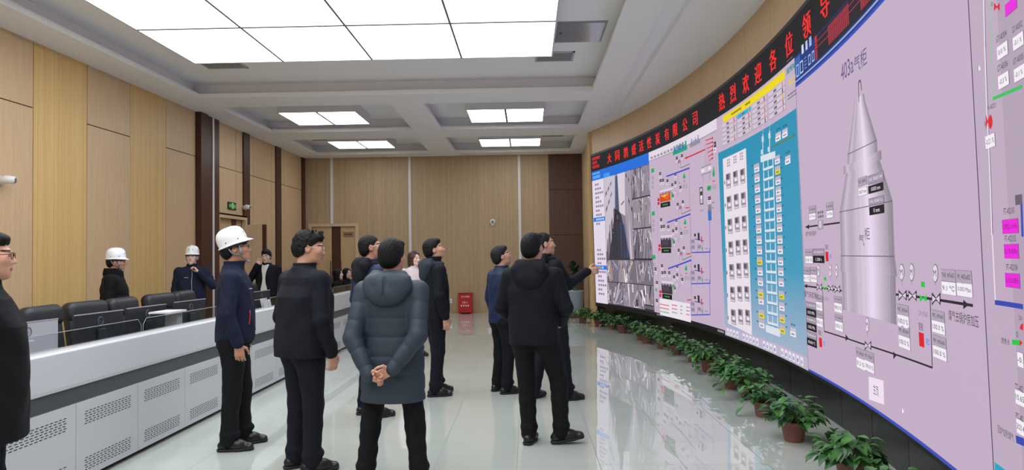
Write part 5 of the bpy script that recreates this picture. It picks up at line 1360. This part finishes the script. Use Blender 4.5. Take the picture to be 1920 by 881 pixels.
    for sd in A:
        a = A[sd]; sg = 1 if sd == 'R' else -1; r0, r1, r2 = .068+pad*.6, .060+pad*.6, .047+pad*.5
        wq = np.array(a['wr'])-np.array(a['el']); cuff = np.array(a['wr'])-wq/np.linalg.norm(wq)*.01
        D.cone(P((lx+sg*.06, -.012+ly, 1.40)), P(np.array(a['sh'])+V3(-sg*.012, 0, .0)), (.055+pad*.5)*s, (.064+pad*.5)*s, .05)
        if q:
            D.quilt(P(a['sh']), P(a['el']), r0*s, r1*s, .03, q[0], q[1], ph); D.quilt(P(a['el']), P(cuff), r1*s, r2*s, .015, q[0], q[1], ph)
        else:
            D.cone(P(a['sh']), P(a['el']), r0*s, r1*s, .03, (fo*.9, .15, ph)); D.cone(P(a['el']), P(cuff), r1*s, r2*s, .015, (fo*1.0, .12, ph+1))
        D.cone(P(cuff+wq*.12), P(cuff+wq*.28), .036*s, .03*s, .006, None, 's') if False else None
    ch = jk.get('collar', .06)
    if ch: D.col([(1.43, lx, -.012+ly, .088, .086), (1.455+ch*.5, lx, -.004+ly, .080, .080), (1.455+ch, lx, .002+ly, .083, .085)], .012, sc=s)
    D.col([(1.475, lx, -.006+ly, .060, .060), (1.50, lx, .0+ly, .066, .068), (1.58, lx, .0+ly, .074, .08)], .006, op='s', sc=s)
    Vj, Fj = D.mesh(); JM = jk['mat']
    jo = mesh_obj('jacket' if hem > .70 else 'coat', Vj, Fj, JM, root)
    bvh = BVHTree.FromPolygons([Vector(v) for v in Vj], [tuple(int(i) for i in f) for f in Fj]) if marks or tee else None
    for (nm, pl, r_, mm) in marks:                    # piping, zips and pocket edges laid on the cloth
        pp = []
        for a_, b_ in zip(pl[:-1], pl[1:]):
            for k in range(7):
                v = Vector(a_).lerp(Vector(b_), k/7)*s; f_ = bvh.find_nearest(v); pp.append(f_[0]+f_[1]*.001)
        b = MB(); b.tube(pp, r_, 6); b.build(nm, mm, jo, True)
    if tee:
        Dt = SDF((-.12, .0, .85*s), (.12, .30, 1.5*s), h)
        Dt.col([(r_[0], r_[1], r_[2], r_[3]+.006, r_[4]+.006) for r_ in tab], .01, sc=s)
        Dt.plane(lambda X, Y, Z: np.abs(X)-(.046+.0*Z)+.02*np.sin(Z*12), .004, 'i'); Dt.plane(lambda X, Y, Z: Y-.05, .004, 'i') if False else None
        Vt, Ft = Dt.mesh(); mesh_obj('shirt', Vt, Ft, tee, root)
    if scarf:
        Dt = SDF((-.2*s, -.2*s, 1.36*s), (.2*s, .2*s, 1.62*s), h)
        Dt.col([(1.40, lx, -.005+ly, .125, .115), (1.46, lx, -.012+ly, .125, .118), (1.53, lx, -.02+ly, .10, .10)], .02, sc=s); Dt.col([(1.39, lx, .02+ly, .055, .06), (1.6, lx, .03+ly, .075, .08)], .01, op='s', sc=s)
        Xx, Yy, Zz = Dt.ax[0][:, None, None], Dt.ax[1][None, :, None], Dt.ax[2][None, None, :]; Dt.D += (.004*np.sin(Xx*110+2*np.sin(Zz*70))*np.sin(Yy*120+Zz*90)).astype(np.float32)
        Vt, Ft = Dt.mesh(); mesh_obj('fur_collar', Vt, Ft, scarf, root)
    if hood:
        Dt = SDF(np.array((-.26, -.32, 1.18))*s, np.array((.26, .14, 1.62))*s, h); hz = hood.get('z', 0); w_ = hood.get('w', 1.0)
        dp = hood.get('dp', .048); Dt.ell(P((lx, -.075-dp*.7+ly, 1.405+hz)), V3(.165*w_, dp, .105)*s, None, .03); Dt.ell(P((lx, -.095-dp*.7+ly, 1.34+hz)), V3(.12*w_, dp*.75, .075)*s, None, .04)
        for sg in (-1, 1):
            Dt.cone(P((lx+sg*.12*w_, -.10+ly, 1.44+hz)), P((lx+sg*.095, .055+ly, 1.455)), .045*s, .030*s, .04); 
        Dt.cone(P((lx-.10, -.08+ly, 1.49)), P((lx+.10, -.08+ly, 1.49)), .03*s, .03*s, .03)
        Dt.ell(P((lx, .0+ly, 1.53)), V3(.080, .085, .10)*s, None, .015, 's')
        Dt.cone(P((lx, -.19+ly, 1.47+hz)), P((lx, -.22+ly, 1.26+hz)), .007*s, .006*s, .012, None, 's') if hood.get('seam') else None
        Xx, Yy, Zz = Dt.ax[0][:, None, None], Dt.ax[1][None, :, None], Dt.ax[2][None, None, :]; Dt.D += (.0035*np.sin(Xx*22+ph)*np.sin(Zz*40+3*np.sin(Xx*10))).astype(np.float32)
        Vt, Ft = Dt.mesh(); mesh_obj('hood', Vt, Ft, hood.get('mat', JM), jo)
    # --- trousers
    hips = [np.array(G[x][k]) for x in G for k in ('hip', 'kn', 'an')]
    lo, hi = np.min(hips, 0)-.14, np.max(hips, 0)+.14; hi[2] += .06; lo[2] = max(.02, lo[2]+.08) if not seated else lo[2]
    D = SDF(lo*s, hi*s, h)
    z0 = .84
    D.col([(z0, 0, .0, .168*min(W, 1.05), .125*fat), (z0+.10, 0, .002, .170*min(W, 1.05), .128*fat), (z0+.20, 0, .004, .160, .118)], .04, sc=s)
    for sd in G:
        g = G[sd]; f1 = (.0034, .19, ph); D.cone(P(g['hip']), P(g['kn']), .098*s*(.5+.5*fat), .073*s, .03, f1); D.cone(P(g['kn']), P(np.array(g['an'])+V3(0, 0, -.005)), .073*s, .064*s, .02, (.0046, .14, ph+2))
        D.ell(P(np.array(g['an'])+V3(0, .015, .05)), V3(.070, .078, .045)*s, None, .02)
        D.ell(P((g['hip'][0]*.9, -.045, z0+.0)), V3(.085, .070, .09)*s, None, .05) if not seated else None
    Vt, Ft = D.mesh(); mesh_obj('trousers', Vt, Ft, trousers if not isinstance(trousers, str) else cloth('cloth_'+trousers, trousers, .85), root)
    # --- shoes
    for sd in G:
        g = G[sd]
        key = ('shoe', shoes.name)
        if key not in HOLD:
            Ds = SDF((-.075, -.12, -.01), (.075, .24, .14), .004)
            Ds.cone((0, -.045, .045), (0, .075, .042), .038, .040, .02); Ds.cone((0, .075, .042), (0, .165, .030), .042, .028, .03); Ds.cone((-.015, .14, .028), (.018, .165, .028), .026, .024, .02)
            Ds.cone((0, -.02, .06), (0, -.01, .11), .038, .040, .02); Ds.cone((0, .02, .075), (0, .09, .05), .028, .03, .03); Ds.plane(lambda X, Y, Z: .014-Z+0*X+0*Y, .003, 'i'); m1 = Ds.mesh()
            Dq = SDF((-.08, -.13, -.01), (.08, .24, .05), .004)
            Dq.cone((0, -.045, .02), (0, .085, .02), .044, .047, .02); Dq.cone((0, .085, .02), (0, .165, .02), .047, .034, .03); Dq.plane(lambda X, Y, Z: np.maximum(-Z, Z-.022)+0*X+0*Y, .003, 'i'); m2 = Dq.mesh()
            HOLD[key] = (m1, m2)
        m1, m2 = HOLD[key]; an = P(g['an']); M = Matrix.Translation((an[0], an[1], max(0, an[2]-.085*s))) @ Matrix.Rotation(math.radians(g['toe']), 4, 'Z') @ Matrix.Rotation(math.radians(g['pitch']), 4, 'X') @ Matrix.Scale(s, 4)
        so = mesh_obj('shoe', m1[0], m1[1], shoes, root); so.matrix_local = M
        mesh_obj('sole', m2[0], m2[1], SOLE, so)
        lb = MB()
        for j in range(4): lb.tube([(-.018, .035+j*.018, .098-j*.011), (0, .04+j*.018, .106-j*.011), (.018, .035+j*.018, .098-j*.011)], .0025, 5)
        lb.build('laces', mat('black_laces', '0c0c0d', .8), so)
    return root

def L(rot, v):                                        # a direction in the room turned into a person's own frame
    a = math.radians(-rot); return (v[0]*math.cos(a)-v[1]*math.sin(a), v[0]*math.sin(a)+v[1]*math.cos(a), v[2])
NAVY = cloth('navy_cloth', '161d33'); NAVYD = cloth('dark_navy_cloth', '11141e'); INK = cloth('ink_black_cloth', '0f121a'); TEALC = cloth('slate_padded_nylon', '2b3844', .6, 30, .15, .4)
BLUEJ = cloth('royal_navy_cloth', '172443', .6, 40, .2, .35); BLACKP = cloth('black_padded_nylon', '0f0f12', .8, 40, .3, .2); FUR = cloth('black_fur', '0d0d0f', .95, 300, 1.0)
BLK = cloth('black_trousers', '0c0d11'); NVT = cloth('navy_trousers', '10131d'); REDT = mat('red_trim', 'b02436', .6); PALE = mat('pale_piping', 'a9b4c8', .5)
PINK = cloth('pale_knit', 'd8c8c8'); TEEW = cloth('white_tee', 'dcdcdc'); DENIM = cloth('blue_denim', '3c4a66')

# man in the white helmet, standing in profile by the console
person('man in white safety helmet and navy work jacket standing in profile by the console', (-2.40, 5.74), -73, 1.72, head=(4, 9), helmet=13, glasses=FRAMEB, h=.0045, skin=SKIND,
       jk=dict(mat=NAVY, w=1.0, hem=.86, collar=.06), trousers=BLK, fat=1.08, legs={'R': dict(kn=(.10, -.01, .49), an=(.10, -.04, .085), toe=-8), 'L': dict(kn=(-.09, .05, .49), an=(-.10, .05, .085), toe=6)},
       arms={'R': dict(sh=(.19, -.01, 1.375), el=(.255, -.03, 1.10), wr=(.245, .05, .86), d=(-.05, .12, -1), curl=.5)},
       marks=(('pocket_trim', [(.15, .16, 1.12), (.165, .15, .98)], .006, REDT), ('chest_piping', [(.03, .16, 1.29), (.12, .16, 1.30)], .004, PALE), ('zip', [(.0, .17, 1.42), (0, .18, 1.2), (0, .18, .9)], .003, mat('dark_zip', '0a0c12', .4))))
# spiky-haired man
person('spiky-haired man in dark navy jacket and glasses seen from behind, nearest the helmeted man', (-1.64, 5.12), -42, 1.71, head=(-32, -8), hair='spiky', glasses=FRAMES, h=.0045,
       jk=dict(mat=NAVYD, w=1.24, hem=.83, collar=.05), trousers=NVT, fat=1.35, lean=(0, .02), arms={'R': dict(sh=(.215, -.01, 1.38), el=(.28, -.02, 1.10), wr=(.275, .07, .86), d=(-.1, .15, -1), curl=.55), 'L': dict(sh=(-.215, -.01, 1.38), el=(-.28, -.02, 1.1), wr=(-.27, .06, .86))},
       legs={'R': dict(an=(.11, .0, .085), toe=-18), 'L': dict(an=(-.105, -.01, .085), toe=-8)})
# man in the slate padded coat, hands clasped behind
person('man in slate padded hooded coat seen from behind with hands clasped at his back', (-.92, 4.78), -6, 1.63, head=(-14, 4), hair='thick', h=.0045,
       jk=dict(mat=TEALC, w=1.06, hem=.60, flare=.024, pad=.010, quilt=(.125, .005), collar=.05), trousers=BLK, fat=1.05, hood=dict(w=1.05, seam=True, dp=.075),
       arms={'R': dict(sh=(.20, -.02, 1.37), el=(.225, -.155, 1.07), wr=(.065, -.225, .845), d=(-1, -.12, -.42), th=(-.35, -.2, 1), curl=.75), 'L': dict(sh=(-.20, -.02, 1.37), el=(-.245, -.145, 1.05), wr=(-.10, -.215, .80), d=(.95, -.25, -.12), th=(.1, -.3, 1), curl=.8)},
       legs={'R': dict(hip=(.10, 0, .9), kn=(.15, .01, .49), an=(.19, -.02, .085), toe=-14), 'L': dict(hip=(-.10, 0, .9), kn=(-.16, .01, .49), an=(-.20, -.03, .085), toe=14)})
# man with glasses behind him
person('short-haired man with glasses in navy hooded jacket half hidden behind the slate coat', (-1.53, 6.85), -50, 1.73, head=(-22, 8), hair='crop', glasses=FRAMES, skin=SKIND, h=.006,
       jk=dict(mat=BLUEJ, w=1.05, hem=.84, collar=.05), trousers=NVT, fat=1.05, hood=dict(w=.85, mat=INK))
# man in profile right of the woman
person('man in black jacket with grey-lined hood looking up, standing right of the slate coat', (-1.04, 7.86), -62, 1.71, head=(-14, 14), hair='short', h=.006,
       jk=dict(mat=INK, w=1.04, hem=.82, collar=.085), trousers=NVT, fat=1.05, hood=dict(w=.9, mat=cloth('grey_hood_lining', '2b323e')), legs={'R': dict(kn=(.10, .0, .49), an=(.11, -.05, .085), toe=-12), 'L': dict(kn=(-.10, .06, .49), an=(-.10, .06, .085), toe=4)})
# three men by the screen
person('man with glasses in blue jacket looking up, leftmost of the three men near the screen', (-.29, 7.95), -58, 1.62, head=(-16, 16), hair='short', hairm=HAIRG, glasses=FRAMES, h=.006,
       jk=dict(mat=BLUEJ, w=1.02, hem=.83, collar=.05), trousers=BLK, fat=1.12)
person('man in dark hooded jacket seen from behind, stepping with one foot turned out', (.04, 5.80), -16, 1.69, head=(-12, 6), hair='short', h=.005,
       jk=dict(mat=INK, w=1.12, hem=.82, collar=.055), trousers=BLK, fat=1.1, hood=dict(w=.9), arms={'R': dict(el=(.28, -.0, 1.12), wr=(.20, .17, .98), d=(-.4, 1, -.2), th=(0, .2, 1)), 'L': dict(el=(-.28, -.0, 1.12), wr=(-.19, .17, .98), d=(.4, 1, -.2), th=(0, .2, 1))},
       legs={'R': dict(hip=(.10, 0, .90), kn=(.20, .05, .50), an=(.215, .03, .10), toe=-68, pitch=8), 'L': dict(hip=(-.09, 0, .90), kn=(-.07, .02, .49), an=(-.045, -.02, .085), toe=2)})
pr = -48; dr = np.array(L(pr, (1, .1, .06))); e0 = np.array((.195, -.01, 1.385)); el_ = e0+V3(-.04, -.05, 0)+np.array(L(pr, (.12, .16, -.20))); wr_ = el_+np.array(L(pr, (.22, .06, .14)))
person('man in black jacket pointing at the screen with an outstretched arm', (.24, 7.55), pr, 1.75, head=(-28, 6), hair='receding', hairm=HAIRG, skin=SKIN, h=.0055,
       jk=dict(mat=INK, w=1.06, hem=.80, collar=.06), trousers=NVT, fat=1.1, lean=(-.04, -.05), hood=dict(w=.8), arms={'R': dict(el=tuple(el_), wr=tuple(wr_), d=tuple(dr), th=(0, 0, 1), curl=[.12, .9, 1.0, 1.1])},
       legs={'R': dict(kn=(.13, .04, .49), an=(.16, .06, .085), toe=-22), 'L': dict(kn=(-.12, -.02, .49), an=(-.16, -.12, .085), toe=8)})
# people behind the console
person('man in white helmet and black coat with fur collar standing behind the office chairs', (-5.06, 8.55), -68, 1.62, head=(2, -2), hair='crop', helmet=3, skin=SKIND, h=.007,
       jk=dict(mat=BLACKP, w=1.12, hem=.78, pad=.012, quilt=(.14, .006), collar=.04), trousers=BLK, fat=1.15, scarf=FUR)
person('man in white helmet and navy jacket holding a hand to his chin behind the chairs', (-5.15, 10.75), -158, 1.68, head=(-10, 3), hair='crop', helmet=2, h=.007, skin=SKINF,
       jk=dict(mat=NAVY, w=1.1, hem=.84, collar=.055), trousers=BLK, fat=1.05, arms={'L': dict(el=(-.30, .12, 1.16), wr=(-.10, .20, 1.37), d=(.55, -.05, .8), th=(.3, -1, .2), curl=.8)},
       marks=(('chest_piping', [(.05, .17, 1.30), (.13, .16, 1.295)], .005, PALE), ('zip', [(.0, .17, 1.42), (0, .18, 1.2), (0, .18, .9)], .004, PALE)))
person('young man in open dark jacket over white shirt with a hand at his face', (-4.72, 12.7), 178, 1.68, head=(4, -6), hair='thick', glasses=FRAMES, h=.007, skin=SKINF,
       jk=dict(mat=NAVYD, w=1.1, hem=.84, collar=.04), trousers=BLK, tee=TEEW, arms={'R': dict(el=(.30, .10, 1.15), wr=(.10, .20, 1.46), d=(-.35, -.25, .9), th=(-1, -.3, .2), curl=.9)})
person('woman with short brown hair and pale top standing behind the men', (-1.76, 10.9), -138, 1.60, head=(8, 0), hair='bob', hairm=HAIRB, skin=SKINF, h=.007,
       jk=dict(mat=PINK, w=.9, hem=.85, collar=.04), trousers=DENIM)
SEAT = {'R': dict(hip=(.09, .02, .89), kn=(.12, .42, .90), an=(.12, .44, .49), toe=0), 'L': dict(hip=(-.09, .02, .89), kn=(-.12, .42, .90), an=(-.12, .44, .49), toe=0)}
DESKARM = {'R': dict(el=(.24, .06, 1.12), wr=(.16, .30, 1.12), d=(-.1, 1, 0), th=(-1, 0, 0)), 'L': dict(el=(-.24, .06, 1.12), wr=(-.16, .30, 1.12), d=(.1, 1, 0), th=(1, 0, 0))}
person('seated woman with long black hair at the far desk, nearer of the two', (-4.22, 15.6), -86, 1.66, head=(0, 4), hair='long', skin=SKINF, h=.008, jk=dict(mat=BLK, w=.88, hem=.86, collar=.03), trousers=BLK, legs=SEAT, arms=DESKARM, seated=True)
person('seated woman with dark hair at the far desk, farther of the two', (-4.22, 16.38), -112, 1.66, head=(-10, 0), hair='bob', skin=SKINF, h=.008, jk=dict(mat=BLK, w=.88, hem=.86, collar=.03), trousers=BLK, legs=SEAT, arms=DESKARM, seated=True)
# man cut by the picture's edge
person('man with glasses in black padded coat, closest to the camera at the photo edge', (-2.66, 3.38), -60, 1.66, head=(-2, 0), hair='short', glasses=FRAMEB, h=.0045,
       jk=dict(mat=BLACKP, w=1.1, hem=.70, flare=.015, pad=.016, collar=.085, fold=.005), trousers=BLK, fat=1.30, arms={'R': dict(el=(.27, -.07, 1.10), wr=(.265, -.03, .86), d=(0, .1, -1))}, lean=(0, .012))
